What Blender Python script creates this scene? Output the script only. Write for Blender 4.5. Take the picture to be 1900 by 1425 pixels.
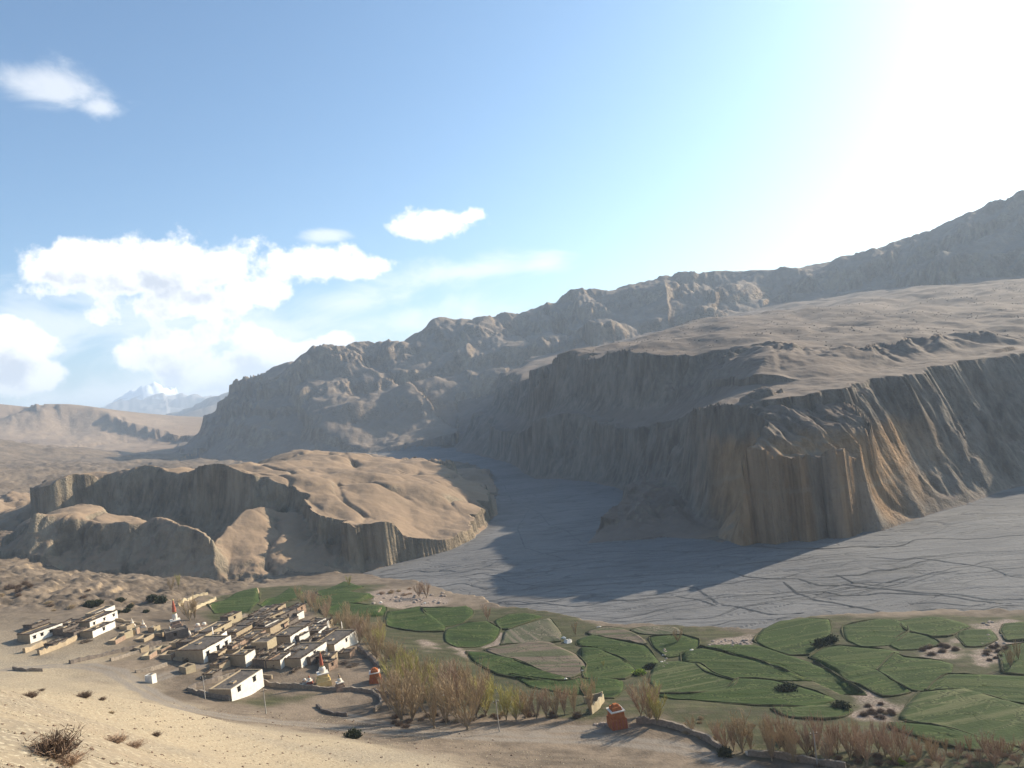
import bpy, math, random
import numpy as np
from mathutils import Vector, Matrix

# ------------------------------------------------------------------ camera, sky, sun, exposure
K = 1.3                      # metres per layout unit
CAMZ = 72.0                  # camera height above the riverbed, layout units
ROLL = math.radians(6.8)
F = 1425.0                   # focal length in photo pixels (27 mm on 36 mm, 1900 px wide)
SUN_AZ, SUN_EL = math.radians(57.0), math.radians(23.0)   # azimuth clockwise from +Y

scene = bpy.context.scene
for o in list(bpy.data.objects): bpy.data.objects.remove(o)
col = scene.collection
cam_d = bpy.data.cameras.new('camera'); cam = bpy.data.objects.new('camera', cam_d); col.objects.link(cam)
cam_d.sensor_width = 36.0; cam_d.lens = 27.0; cam_d.clip_start = 0.5; cam_d.clip_end = 60000
cR, sR = math.cos(ROLL), math.sin(ROLL)
cam.matrix_world = Matrix(((cR, sR, 0, 0), (0, 0, -1, 0), (-sR, cR, 0, CAMZ * K), (0, 0, 0, 1)))
scene.camera = cam

scene.view_settings.view_transform = 'Standard'; scene.view_settings.look = 'None'
scene.view_settings.exposure = 0.9; scene.view_settings.gamma = 1.0
scene.view_settings.use_curve_mapping = False
scene.cycles.max_bounces = 6; scene.cycles.diffuse_bounces = 3; scene.cycles.transparent_max_bounces = 8
scene.cycles.volume_bounces = 1

sun_d = bpy.data.lights.new('sun', 'SUN'); sun = bpy.data.objects.new('sun', sun_d); col.objects.link(sun)
sun_d.energy = 5.0; sun_d.angle = math.radians(0.55); sun_d.color = (1.0, 0.87, 0.69)
sdir = Vector((math.sin(SUN_AZ) * math.cos(SUN_EL), math.cos(SUN_AZ) * math.cos(SUN_EL), math.sin(SUN_EL)))
sun.rotation_euler = sdir.to_track_quat('Z', 'Y').to_euler(); sun.location = sdir * 900

world = bpy.data.worlds.new('World'); scene.world = world; world.use_nodes = True
# ------------------------------------------------------------------ world sky: air, sun aureole and clouds in world directions
def px_dir(px, py):
    u = (px - 950.0) / F; v = (712.5 - py) / F
    a = u * cR + v * sR; w = v * cR - u * sR
    return math.atan2(a, 1.0), math.atan2(w, math.hypot(a, 1.0))
def _n(nt, typ, **kw):
    n = nt.nodes.new(typ)
    for k, v in kw.items(): setattr(n, k, v)
    return n
def math_n(nt, op, a, b=None, c=None, clamp=False):
    n = nt.nodes.new('ShaderNodeMath'); n.operation = op; n.use_clamp = clamp
    for i, q in enumerate((a, b, c)):
        if q is None: continue
        if isinstance(q, (int, float)): n.inputs[i].default_value = q
        else: nt.links.new(q, n.inputs[i])
    return n.outputs[0]
def vmath(nt, op, a, b=None, out=0):
    n = nt.nodes.new('ShaderNodeVectorMath'); n.operation = op
    for i, q in enumerate((a, b)):
        if q is None: continue
        if isinstance(q, (tuple, list)): n.inputs[i].default_value = q
        else: nt.links.new(q, n.inputs[i])
    return n.outputs[out]
def noise(nt, vec, scale, detail=4, rough=0.5, dist=0.0, out=0):
    n = nt.nodes.new('ShaderNodeTexNoise'); n.inputs['Scale'].default_value = scale; n.inputs['Detail'].default_value = detail
    n.inputs['Roughness'].default_value = rough; n.inputs['Distortion'].default_value = dist
    if vec is not None: nt.links.new(vec, n.inputs['Vector'])
    return n.outputs[out]
def smooth(nt, x, a, b, lo=0.0, hi=1.0):
    n = nt.nodes.new('ShaderNodeMapRange'); n.interpolation_type = 'SMOOTHSTEP'
    nt.links.new(x, n.inputs[0]); n.inputs[1].default_value = a; n.inputs[2].default_value = b; n.inputs[3].default_value = lo; n.inputs[4].default_value = hi
    return n.outputs[0]
def mixc(nt, f, a, b, blend='MIX'):
    n = nt.nodes.new('ShaderNodeMix'); n.data_type = 'RGBA'; n.blend_type = blend
    for i, q in ((0, f), (6, a), (7, b)):
        if isinstance(q, (int, float)): n.inputs[i].default_value = q
        elif isinstance(q, (tuple, list)): n.inputs[i].default_value = (*q[:3], 1)
        else: nt.links.new(q, n.inputs[i])
    return n.outputs[2]

CUMULUS = [(170,492,105,46),(115,512,66,34),(255,515,120,44),(325,488,84,60),(395,505,82,52),(455,545,68,36),(340,560,170,34),
           (585,490,92,36),(665,496,76,24),(815,416,84,26),(868,404,34,15),
           (30,665,78,60),(85,690,40,26),(345,662,92,58),(500,650,88,52),(425,690,150,50),(620,640,44,22),(560,650,60,30)]
VEIL = [(110,160,95,44),(180,202,42,22),(260,600,300,66),(160,545,150,40),(650,560,170,36),(860,505,190,34),(1010,490,90,26),(605,437,48,14),(60,620,140,60),(480,610,240,60),(760,600,260,50),(340,720,330,50)]
def cloud_group(name, blobs):
    g = bpy.data.node_groups.new(name, 'ShaderNodeTree')
    g.interface.new_socket('Vector', in_out='INPUT', socket_type='NodeSocketVector'); g.interface.new_socket('Value', in_out='OUTPUT', socket_type='NodeSocketFloat')
    gi = g.nodes.new('NodeGroupInput'); go = g.nodes.new('NodeGroupOutput'); acc = None
    for (px, py, rx, ry) in blobs:
        a, e = px_dir(px, py)
        d = vmath(g, 'SUBTRACT', gi.outputs[0], (a, e, 0)); d = vmath(g, 'MULTIPLY', d, (F / rx, F / ry, 0))
        d = vmath(g, 'LENGTH', d, out=1); v = math_n(g, 'SUBTRACT', 1.0, d)
        acc = v if acc is None else math_n(g, 'SMOOTH_MAX', acc, v, 0.25)
    g.links.new(acc, go.inputs[0]); return g
def build_sky():
    nt = world.node_tree; N = nt.nodes; L = nt.links; N.clear()
    out = N.new('ShaderNodeOutputWorld'); bg = N.new('ShaderNodeBackground'); bg2 = N.new('ShaderNodeBackground'); mix = N.new('ShaderNodeMixShader')
    sky = N.new('ShaderNodeTexSky'); sky.sky_type = 'NISHITA'; sky.sun_disc = False
    sky.sun_elevation = SUN_EL; sky.sun_rotation = SUN_AZ
    sky.altitude = 1500; sky.air_density = 1.0; sky.dust_density = 5.4; sky.ozone_density = 1.5
    bg.inputs['Strength'].default_value = 0.10
    L.new(mixc(nt, 1.0, sky.outputs[0], (0.74, 1.0, 1.12), 'MULTIPLY'), bg.inputs[0])
    tc = N.new('ShaderNodeTexCoord'); sx = N.new('ShaderNodeSeparateXYZ'); L.new(tc.outputs['Generated'], sx.inputs[0])
    az = math_n(nt, 'ARCTAN2', sx.outputs[0], sx.outputs[1]); el = math_n(nt, 'ARCSINE', sx.outputs[2])
    cv = N.new('ShaderNodeCombineXYZ'); L.new(az, cv.inputs[0]); L.new(el, cv.inputs[1]); P = cv.outputs[0]
    # tilt the cloud layers' own frame so their flat bases lie level
    gc = cloud_group('cumulus', CUMULUS); gv = cloud_group('veil', VEIL)
    def field(g, vec):
        n = N.new('ShaderNodeGroup'); n.node_tree = g; L.new(vec, n.inputs[0]); return n.outputs[0]
    n1 = noise(nt, P, 15, 9, 0.6); n2 = noise(nt, vmath(nt, 'MULTIPLY', P, (0.45, 1.0, 1)), 17, 7, 0.62, 0.5)
    off = vmath(nt, 'ADD', P, (0.018, 0.026, 0)); n1b = noise(nt, off, 15, 7, 0.6)
    def dens(v, n): return math_n(nt, 'ADD', v, math_n(nt, 'MULTIPLY', math_n(nt, 'SUBTRACT', n, 0.5), 3.2))
    c = dens(field(gc, P), n1); cb = dens(field(gc, off), n1b)
    cm = smooth(nt, c, -0.12, 0.36)
    v = math_n(nt, 'ADD', field(gv, P), math_n(nt, 'MULTIPLY', math_n(nt, 'SUBTRACT', n2, 0.5), 2.8))
    vm = math_n(nt, 'MULTIPLY', smooth(nt, v, -0.05, 1.0), 0.55)
    cover = math_n(nt, 'MAXIMUM', cm, vm)
    sh = math_n(nt, 'MULTIPLY', smooth(nt, cb, 0.1, 0.9), smooth(nt, c, 0.1, 0.6))  # cloud self-shade painted into the colour: grey where more cloud lies sunward
    L.new(mixc(nt, sh, (1.0, 0.985, 0.96), (0.50, 0.54, 0.62)), bg2.inputs[0]); bg2.inputs['Strength'].default_value = 0.74
    L.new(cover, mix.inputs[0]); L.new(bg.outputs[0], mix.inputs[1]); L.new(bg2.outputs[0], mix.inputs[2]); L.new(mix.outputs[0], out.inputs[0])
build_sky()
# ------------------------------------------------------------------ layout helpers
def ray(px, py):
    u = (px - 950.0) / F; v = (712.5 - py) / F
    return u * cR + v * sR, v * cR - u * sR          # sideways and upward per unit of forward distance
def at_d(px, py, d):                                  # layout point at forward distance d
    a, w = ray(px, py); return (a * d, d, CAMZ + w * d)
def at_z(px, py, z):                                  # layout point at height z
    a, w = ray(px, py); d = (z - CAMZ) / w; return (a * d, d, z)

_GC = np.cos(np.arange(65536) * (2 * math.pi / 65536.0)); _GS = np.sin(np.arange(65536) * (2 * math.pi / 65536.0))
def perlin(x, y, seed=0):
    x = np.asarray(x, float); y = np.asarray(y, float)
    x0 = np.floor(x); y0 = np.floor(y); fx = x - x0; fy = y - y0
    u = fx * fx * fx * (fx * (fx * 6 - 15) + 10); v = fy * fy * fy * (fy * (fy * 6 - 15) + 10)
    ax = x0.astype(np.int64).astype(np.uint32) * np.uint32(374761393) + np.uint32((seed * 1442695041) & 0xFFFFFFFF); ay = y0.astype(np.int64).astype(np.uint32) * np.uint32(668265263)
    def g(dx, dy):
        h = ax + ay
        if dx: h = h + np.uint32(374761393)
        if dy: h = h + np.uint32(668265263)
        h = (h ^ (h >> np.uint32(13))) * np.uint32(1274126177); h = (h ^ (h >> np.uint32(16))) & np.uint32(0xFFFF)
        return _GC[h] * (fx - dx) + _GS[h] * (fy - dy)
    a = g(0, 0); b = g(1, 0); c = g(0, 1); d = g(1, 1)
    return ((a + u * (b - a)) * (1 - v) + (c + u * (d - c)) * v) * 1.5
def fbm(x, y, lam, octv=4, seed=0, gain=0.5):
    s = 0.0; a = 1.0
    for k in range(octv):
        s = s + a * perlin(x / lam + 17.3 * k, y / lam - 9.1 * k, seed + k); a *= gain; lam *= 0.5
    return s
def ridged(x, y, lam, octv=3, seed=0, gain=0.5):      # 0 in the gullies, 1 on the crests
    s = 0.0; a = 1.0; t = 0.0
    for k in range(octv):
        n = np.abs(perlin(x / lam + 5.7 * k, y / lam + 3.1 * k, seed + k)); s = s + a * np.minimum(n * 2.2, 1.0); t += a; a *= gain; lam *= 0.47
    return s / t
def sstep(a, b, x):
    t = np.clip((x - a) / (b - a), 0, 1); return t * t * (3 - 2 * t)
def near_seg(X, Y, pts, closed=True):                 # distance, nearest point and interpolated z on a polyline
    n = len(pts); best = np.full(X.shape, 1e18); nx = np.zeros_like(X); ny = np.zeros_like(X); nz = np.zeros_like(X)
    inside = np.zeros(X.shape, bool)
    for i in range(n if closed else n - 1):
        ax, ay, az = pts[i]; bx, by, bz = pts[(i + 1) % n]
        dx, dy = bx - ax, by - ay; L2 = dx * dx + dy * dy + 1e-9
        t = np.clip(((X - ax) * dx + (Y - ay) * dy) / L2, 0, 1)
        qx = ax + t * dx; qy = ay + t * dy; d2 = (X - qx) ** 2 + (Y - qy) ** 2
        m = d2 < best; best = np.where(m, d2, best); nx = np.where(m, qx, nx); ny = np.where(m, qy, ny); nz = np.where(m, az + t * (bz - az), nz)
        if closed:
            c = ((ay > Y) != (by > Y)) & (X < dx * (Y - ay) / (dy if abs(dy) > 1e-9 else 1e-9) + ax); inside ^= c
    return np.sqrt(best), nx, ny, nz, inside
class RBF:                                            # smooth surface through control points
    def __init__(self, pts, c):
        p = np.array(pts, float); self.p = p[:, :2]; self.c = c; n = len(p)
        r = np.sqrt(((self.p[:, None] - self.p[None]) ** 2).sum(-1) + c * c)
        A = np.zeros((n + 3, n + 3)); A[:n, :n] = r; A[:n, n] = 1; A[:n, n + 1:] = self.p; A[n, :n] = 1; A[n + 1:, :n] = self.p.T
        A[:n, :n] -= np.eye(n) * 1e-3
        self.w = np.linalg.solve(A, np.concatenate([p[:, 2], np.zeros(3)]))
    def __call__(self, X, Y):
        n = len(self.p); z = self.w[n] + self.w[n + 1] * X + self.w[n + 2] * Y
        for i in range(n): z = z + self.w[i] * np.sqrt((X - self.p[i, 0]) ** 2 + (Y - self.p[i, 1]) ** 2 + self.c ** 2)
        return z

# ------------------------------------------------------------------ terrain: base land
_b = [at_d(*q) for q in [
    (100,1385,28),(20,1290,58),(0,1425,17),(250,1420,38),(250,1300,98),(350,1400,58),(400,1338,110),(480,1348,119),
    (600,1420,84),(800,1420,96),(1000,1425,102),(1200,1425,104),(1400,1450,99),(1600,1460,98),(150,1340,62),(-150,1300,40),
    (0,900,700),(100,850,1200),(250,860,1100),(300,842,1500),(0,835,1600),(0,960,470),(60,1042,322),(170,1078,316),(250,1076,314),(340,1080,312),(420,1066,318),(-40,1020,335),(-200,900,600),(380,830,1900),(450,830,2400)]]
_b += [at_z(*q) for q in [
    (300,1290,23),(100,1240,26),(200,1240,24),(50,1190,27),(200,1150,26),(330,1150,22),(400,1200,20),(450,1290,19),(560,1300,17.5),
    (600,1200,17),(520,1130,17),(680,1250,16),(700,1340,17.5),(800,1340,16.5),(900,1355,16.5),(1050,1370,15.5),(1200,1390,15.5),(1400,1420,14.5),
    (0,1100,30),(100,1090,28),(250,1080,22),(330,1070,18),(0,1050,31),(420,1064,8),(520,1066,5),(620,1064,4),
    (400,1110,16),(600,1100,12),(700,1090,8),(800,1130,9),(750,1170,11),(900,1200,10.5),(1000,1160,8),(1100,1170,7.5),(900,1270,13),
    (1000,1240,11),(1100,1250,10.5),(1100,1320,14),(1200,1250,10),(1250,1185,7.5),(1300,1300,12.5),(1400,1200,8),(1450,1170,6.5),(1500,1280,11),
    (1560,1155,6),(1700,1155,6),(1700,1250,9.5),(1700,1330,12),(1850,1155,6),(1900,1250,9),(1900,1400,13),(1500,1400,14),(1300,1390,15),(1650,1400,13.5),
    (2200,1200,7),(2200,1500,14)]]
_b += [(0,0,70.3),(0,-12,71.5),(-8,4,70),(0,20,57),(8,45,42),(20,10,60),(25,30,47),(60,30,34),(100,50,20),(180,70,14),(-60,0,76),(-60,40,66),(-120,80,52),
       (-200,150,40),(-220,250,36),(-300,100,70),(0,-120,95),(-200,-100,110),(150,-80,60),(300,-60,40),(400,80,14),(-500,600,60),(-900,1200,110),
       (0,700,2),(200,500,2),(-80,1000,3),(-300,1300,6),(400,300,2),(600,200,6),(1500,200,40),(1500,1500,60),(-600,2400,10),(-1500,3000,40),(0,4000,30),(0,12000,60),(-6000,9000,90),(6000,9000,90),(-3000,-3000,200),(3000,-3000,150),(-5000,2000,150),(5000,2000,150)]
BASE = RBF(_b, 12.0)

RIVER = [at_z(*q, 0) for q in [(2600,800),(2300,840),(1900,905),(1700,957),(1500,1003),(1380,1012),(1230,1000),(1085,1010),(1140,960),(1165,905),(1100,893),(1000,886),(968,868)]] \
      + [(-20,800,0),(-60,960,0),(-200,1060,0),(-420,1300,0),(-560,1800,0),(-640,1800,0),(-560,1250,0),(-330,1000,0),(-180,900,0)] \
      + [at_z(*q, 0) for q in [(868,858),(890,866),(918,885),(932,915),(918,955),(872,1000),(822,1020),(740,1040),(660,1057),(618,1068),(690,1078),(770,1098),(850,1122),(930,1150),(1060,1170),(1160,1190),(1290,1200),(1400,1200),(1500,1172),(1620,1164),(1750,1154),(1900,1160),(2300,1180),(2600,1200)]]

# ------------------------------------------------------------------ terrain: landforms as rim and foot outlines
def D(*qs): return [at_d(*q) for q in qs]
def Z(*qs): return [at_z(*q) for q in qs]
MESA_RIM = D((2700,560,560),(2300,590,480),(2100,625,430),(1900,655,392),(1800,672,376),(1700,690,362),(1600,706,345),(1520,722,332),(1450,738,322),(1400,744,328),(1355,742,345),
     (1310,765,390),(1250,778,440),(1200,792,490),(1130,775,540),(1060,765,575),(1010,775,600),(985,795,625),(965,805,700),(935,790,800)) + [(-40,960,40),(0,1200,60),(600,1400,130),(2500,1400,250),(2500,700,150)]
MESA_FOOT = Z((2700,770,0),(2300,840,0),(1900,905,0),(1800,932,0),(1700,957,0),(1600,965,0),(1500,970,0),(1400,985,0),(1330,985,0),(1250,960,0),(1185,925,0),(1165,903,0),(1100,893,0),(1000,886,0),(966,866,0)) \
     + [(-30,790,0),(-80,930,0),(-100,1300,0),(600,1800,0),(4000,1800,0),(4000,600,0)]
UP_RIM = D((2700,520,640),(2300,560,560),(2100,585,520),(1900,612,500),(1750,630,470),(1640,628,450),(1540,640,440),(1430,636,450),(1330,640,500),(1250,642,540),(1180,645,575),(1130,655,600),(1085,652,630),(1060,655,660),(1035,672,720),(1000,700,820)) \
     + [(-10,1000,86),(60,1250,110),(600,1500,180),(2500,1500,300),(2500,800,200)]
UP_FOOT = D((2700,545,590),(2300,580,500),(2100,612,455),(1900,640,420),(1750,664,395),(1640,690,378),(1540,705,365),(1420,725,352),(1340,740,360),(1300,760,400),(1245,772,448),(1195,785,498),(1130,768,548),(1060,758,584),(1012,768,610),(988,788,640),(968,798,715),(938,784,815)) \
     + [(-38,980,40),(0,1300,60),(600,1800,120),(4000,1800,250),(4000,700,150)]
BUTTE_RIM = D((1370,852,296),(1384,838,287),(1400,842,291),(1418,836,283),(1440,848,290),(1458,842,281),(1482,838,279),(1496,850,288),(1515,840,280),(1542,836,282),(1556,842,289),(1568,834,287),(1590,850,296),(1560,805,303),(1535,765,318),(1500,738,332),(1440,738,328),(1425,770,316),(1405,810,300))
BUTTE_FOOT = Z((1335,1000,0),(1360,1008,0),(1380,1015,0),(1405,1008,0),(1440,1012,0),(1475,1004,0),(1500,1006,0),(1530,996,0),(1560,997,0),(1590,984,0),(1620,983,0),(1655,970,0),(1690,958,0)) + D((1700,800,350),(1600,706,350),(1400,742,345),(1330,830,345),(1325,930,320))
SPUR_RIM = D((1112,968,345),(1140,940,365),(1172,908,395),(1200,890,430),(1270,860,430),(1290,890,390),(1230,935,355),(1160,960,344))
SPUR_FOOT = Z((1078,1011,0),(1150,1006,0),(1230,998,0),(1300,1000,0),(1380,990,0)) + [(130,440,0),(95,480,0)] + Z((1160,912,0),(1145,950,0),(1105,985,0))
HILL_RIM = D((100,905,420),(130,884,432),(200,876,440),(260,862,432),(330,862,420),(368,846,408),(400,857,402),(430,878,392),(500,892,390),(560,915,372),(592,945,354),(625,952,345),(700,968,339),(735,978,337),(752,994,338),(778,988,335),(812,1000,341),
     (862,978,372),(892,938,418),(882,894,475),(800,862,510),(740,848,540),(660,842,560),(600,842,560),(570,835,540),(540,834,540),(500,850,540),(440,862,520),(380,868,500),(300,880,500),(150,900,500))
HILL_FOOT = D((50,935,412),(150,965,404),(250,985,396),(330,1005,384),(395,1045,350)) + Z((440,1066,6),(520,1067,4),(600,1063,3),(660,1057,2),(740,1041,0),(822,1021,0),(872,1001,0),(918,956,0),(932,916,0),(918,886,0),(890,867,0)) \
     + [(-90,720,0),(-200,760,5),(-330,720,10),(-420,600,25),(-380,480,30)]
LOW_RIM = D((8,985,352),(40,966,348),(100,950,342),(140,946,345),(200,966,336),(240,972,332),(300,966,336),(350,985,328),(392,1010,322),(350,992,338),(240,965,348),(140,942,362),(40,958,360))
LOW_FOOT = D((-20,1015,330),(60,1042,322),(110,1045,320),(170,1078,314),(250,1076,312),(340,1080,308),(425,1066,312)) + D((440,1020,345),(330,985,372),(200,950,390),(100,930,395),(-10,955,400))
FAN_RIM = D((400,1036,326),(425,985,346),(455,955,362),(500,945,370),(555,952,366),(515,990,348),(470,1020,334),(430,1046,322))
FAN_FOOT = Z((388,1062,10),(430,1070,7),(520,1062,6)) + D((600,1020,345),(600,950,372),(500,930,385),(430,950,375),(395,1000,350))
MT_RIM = D((2700,200,1100),(2300,270,1150),(2050,335,1220),(1900,366,1280),(1880,378,1300),(1800,402,1340),(1710,432,1390),(1640,452,1420),(1530,490,1450),(1440,512,1500),(1370,507,1540),(1320,512,1560),(1280,510,1580),(1230,508,1600),(1190,523,1600),(1150,537,1600),(1080,552,1600),(1010,563,1600),
     (985,575,1590),(900,590,1560),(870,590,1560),(850,598,1560),(805,600,1550),(780,625,1540),(750,636,1530),(690,637,1520),(620,654,1480),(590,647,1450),(565,663,1430),(530,692,1420),(512,712,1410)) \
     + [(-480,1560,150),(-420,1900,120),(400,2300,150),(3500,2300,200),(3500,1200,300)]
MT_FOOT = D((2700,470,760),(2300,505,800),(1900,520,850),(1700,540,820),(1600,555,800),(1450,575,780),(1330,590,800),(1230,612,830),(1130,640,860),(1060,660,900),(1000,720,960),(960,845,960),(850,852,985),(700,850,1030),(560,848,1090),(440,842,1150),(370,838,1300)) \
     + [(-760,1700,0),(-800,2400,0),(400,3000,0),(5000,3000,0),(5000,900,0)]
LH_RIM = D((-700,720,2100),(-300,736,2100),(-100,748,2100),(0,750,2100),(60,755,2080),(130,750,2050),(190,762,2000),(250,780,1950),(320,797,1900),(365,812,1850)) + [(-760,2300,60),(-1500,2700,90),(-4000,2600,140)]
LH_FOOT = D((-700,900,900),(-300,890,800),(0,872,950),(100,862,1050),(200,850,1250),(300,838,1500),(390,828,1750)) + [(-640,2400,10),(-1200,3300,20),(-5000,3300,20)]
RG_RIM = D((290,778,4700),(330,762,4600),(385,742,4500),(440,728,4400),(490,722,4300),(600,735,4200),(700,745,4200)) + [(0,5200,300),(-1600,5600,300)]
RG_FOOT = D((200,808,3600),(300,805,3200),(400,800,3000),(500,795,2900),(700,790,2900)) + [(800,5000,0),(0,6500,0),(-2400,6300,0)]
SN_RIM = D((150,775,8800),(205,756,8700),(235,742,8600),(262,728,8500),(283,713,8400),(300,720,8450),(330,730,8500),(360,742,8600),(420,748,8800),(520,740,9000)) + [(-1500,9600,400),(-4800,9600,300)]
SN_FOOT = D((60,806,7000),(200,803,6600),(320,800,6200),(420,797,6000),(560,790,6000)) + [(-500,10500,40),(-6500,10500,40)]

def landform(X, Y, H, rim, foot, prof, lam, amp, seed, topf=None, keep=0.35, sharp=1.0, octv=3, gain=0.55):
    """raise H between a foot and a rim outline; gullies run down the slope"""
    xs = [p[0] for p in foot]; ys = [p[1] for p in foot]; pad = amp * 2
    m = (X > min(xs) - pad) & (X < max(xs) + pad) & (Y > min(ys) - pad) & (Y < max(ys) + pad)
    newH = H.copy(); W = np.zeros_like(H)
    if not m.any(): return newH, W
    x = X[m]; y = Y[m]
    dr, nx, ny, nz, inr = near_seg(x, y, rim); df, fx, fy, fz, inf = near_seg(x, y, foot)
    dr = np.where(inr, -dr, dr); df = np.where(inf, df, -df)
    gx = nx + keep * (x - nx); gy = ny + keep * (y - ny)
    g = ridged(gx + fbm(x, y, lam, 2, seed + 40) * lam * 0.18, gy + fbm(x, y, lam, 2, seed + 50) * lam * 0.18, lam, octv, seed, gain)
    g = g * (.62 + .3 * perlin(gx / lam * .4, gy / lam * .4, seed + 33)) + .38 * ridged(gx, gy, lam * 2.9, 2, seed + 60)
    g = .5 + (g - .42) * 1.7
    big = fbm(gx, gy, lam * 3.5, 3, seed + 20)
    s0 = np.clip(dr / np.maximum(dr + df, 1e-3), 0, 1)
    env = np.clip(1.25 - s0, 0, 1) * sstep(-amp * 0.6, amp * 0.5, dr)
    drp = dr - ((g - 0.55) * sharp + big * 0.5) * amp * env * (0.65 + 0.35 * sstep(0, 0.5, s0))
    dfp = df + big * amp * 0.25
    s = np.clip(drp / np.maximum(drp + np.maximum(dfp, 0), 1e-3), 0, 1); s = np.where(dfp <= 0, 1.0, s)
    s = s ** np.exp((1.0 if seed in (281, 301) else .12 if seed in (241, 271) else .4) * np.clip(fbm(gx, gy, lam * 1.7, 2, seed + 90), -1, 1))
    px = [p[0] for p in prof]; pv = [p[1] for p in prof]
    f = np.interp(s, px, pv)
    hb = H[m]
    top = nz if topf is None else np.where(drp < 0, topf(x, y), nz)
    top = np.maximum(top, hb)
    z = hb + (top - hb) * f
    inside = (dfp > 0)
    newH[m] = np.where(inside, np.maximum(z, hb), hb); W[m] = np.where(inside, f, 0)
    return newH, W

HILL_TOP = RBF(HILL_RIM + D((560,880,430),(650,880,440),(750,900,420),(680,930,380),(740,870,480),(820,912,415),(470,875,450),(700,855,500),(780,952,385),(822,906,425),(600,855,510),(830,935,400)), 6.0)
MESA_TOP = RBF(MESA_RIM + D((1500,690,385),(1700,665,400)), 10.0)
UP_TOP = RBF(UP_RIM[:-2] + D((1700,570,700),(1900,560,640),(1900,520,850),(1420,580,740),(1300,600,760),(1200,625,780),(1550,600,600),(1120,645,750)), 20.0)
BUTTE_TOP = RBF(BUTTE_RIM, 4.0)
LOW_TOP = RBF(LOW_RIM, 4.0); FAN_TOP = RBF(FAN_RIM, 4.0); SPUR_TOP = RBF(SPUR_RIM, 4.0); MT_TOP = RBF(MT_RIM, 20.0); LH_TOP = RBF(LH_RIM, 30.0)

CLIFF = [(0, 1), (0.10, .66), (0.2, .42), (0.34, .24), (0.62, .09), (1, 0)]
TIER = [(0, 1), (0.12, .80), (0.30, .62), (0.42, .52), (0.50, .40), (0.68, .20), (1, 0)]
SLOPE = [(0, 1), (0.25, .72), (0.6, .34), (0.85, .10), (1, 0)]
STEEP = [(0, 1), (0.22, .62), (0.45, .40), (0.75, .16), (1, 0)]
RIDGE = [(0, 1), (0.3, .66), (0.6, .34), (0.85, .12), (1, 0)]
FRONT = [(0, 1), (0.14, .86), (0.20, .74), (0.36, .64), (0.42, .50), (0.60, .40), (0.70, .22), (0.86, .06), (1, 0)]

def channels(X, Y):                                   # braided channels: depth and wetness
    wx = 12 * perlin(X / 38, Y / 38, 31); wy = 7 * perlin(X / 26, Y / 26, 32)
    ch = np.abs(perlin((X + wx) / 70 + .3, (Y + .12 * X + wy) / 15, 33))
    ch2 = np.abs(perlin((X + wx * .7) / 42, (Y + .18 * X + wy * .8) / 7, 37)); ch3 = np.abs(perlin((X + wx * .5) / 24, (Y + .15 * X + wy * .6) / 3.6, 41))
    a = np.clip(1 - ch / 0.035, 0, 1) * sstep(-.25, .1, perlin(X / 60, Y / 60, 38)); b = np.clip(1 - ch2 / 0.05, 0, 1) * sstep(-.1, .25, perlin(X / 45, Y / 28, 39)); c = np.clip(1 - ch3 / 0.08, 0, 1) * sstep(0, .3, perlin(X / 35, Y / 24, 43))
    return 0.25 * a + 0.2 * b + .1 * c, np.clip(a * .5 + b * .35 + c * .2, 0, 1)
TRACKS = [[(20,1243),(100,1238),(170,1238),(215,1246),(250,1270),(300,1298),(350,1317),(430,1330),(520,1339),(620,1349),(720,1358),(840,1367),(960,1371),(1080,1374),(1180,1381),(1260,1391),(1330,1408),(1400,1432),(1500,1470)],
          [(640,1326),(740,1348),(860,1358),(960,1358),(1060,1352),(1130,1352)], [(250,1270),(300,1255),(345,1240),(370,1236)]]
GREEN = [(540,1105),(600,1085),(700,1085),(720,1120),(900,1125),(1000,1132),(1100,1158),(1250,1165),(1400,1175),(1500,1148),(1720,1140),(1950,1140),(2100,1200),(2100,1450),(1650,1445),(1400,1412),(1290,1365),(1190,1335),(1085,1325),(900,1335),(800,1310),(740,1270),(700,1215),(620,1160)]
GREEN2 = [(370,1140),(400,1110),(480,1090),(560,1085),(700,1085),(640,1150),(560,1120),(480,1150),(400,1165)]
RUBBLE = [[(682,1098),(720,1092),(780,1100),(832,1112),(800,1126),(730,1128),(690,1118)],[(1310,1190),(1350,1182),(1400,1186),(1390,1202),(1330,1202)],[(1820,1150),(1870,1152),(1865,1230),(1820,1235)],[(1590,1290),(1625,1285),(1660,1310),(1660,1340),(1600,1335)],[(1710,1195),(1780,1190),(1770,1225),(1710,1225)],[(832,1202),(850,1200),(905,1228),(950,1250),(925,1248),(870,1222)],[(908,1198),(926,1174),(934,1176),(922,1196)],[(780,1188),(800,1194),(820,1204),(800,1206)]]
_lay = {}
def base_px(px, py):                                  # photo point on the bare land, layout units
    a, w = ray(px, py); d = np.arange(60, 420, 0.5); z = BASE(a * d, d); k = (CAMZ + w * d) <= z
    i = int(np.argmax(k)); return (a * d[i], d[i], z[i])
def lay(key, pts):
    if key not in _lay: _lay[key] = [base_px(*p) for p in pts]
    return _lay[key]
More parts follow.
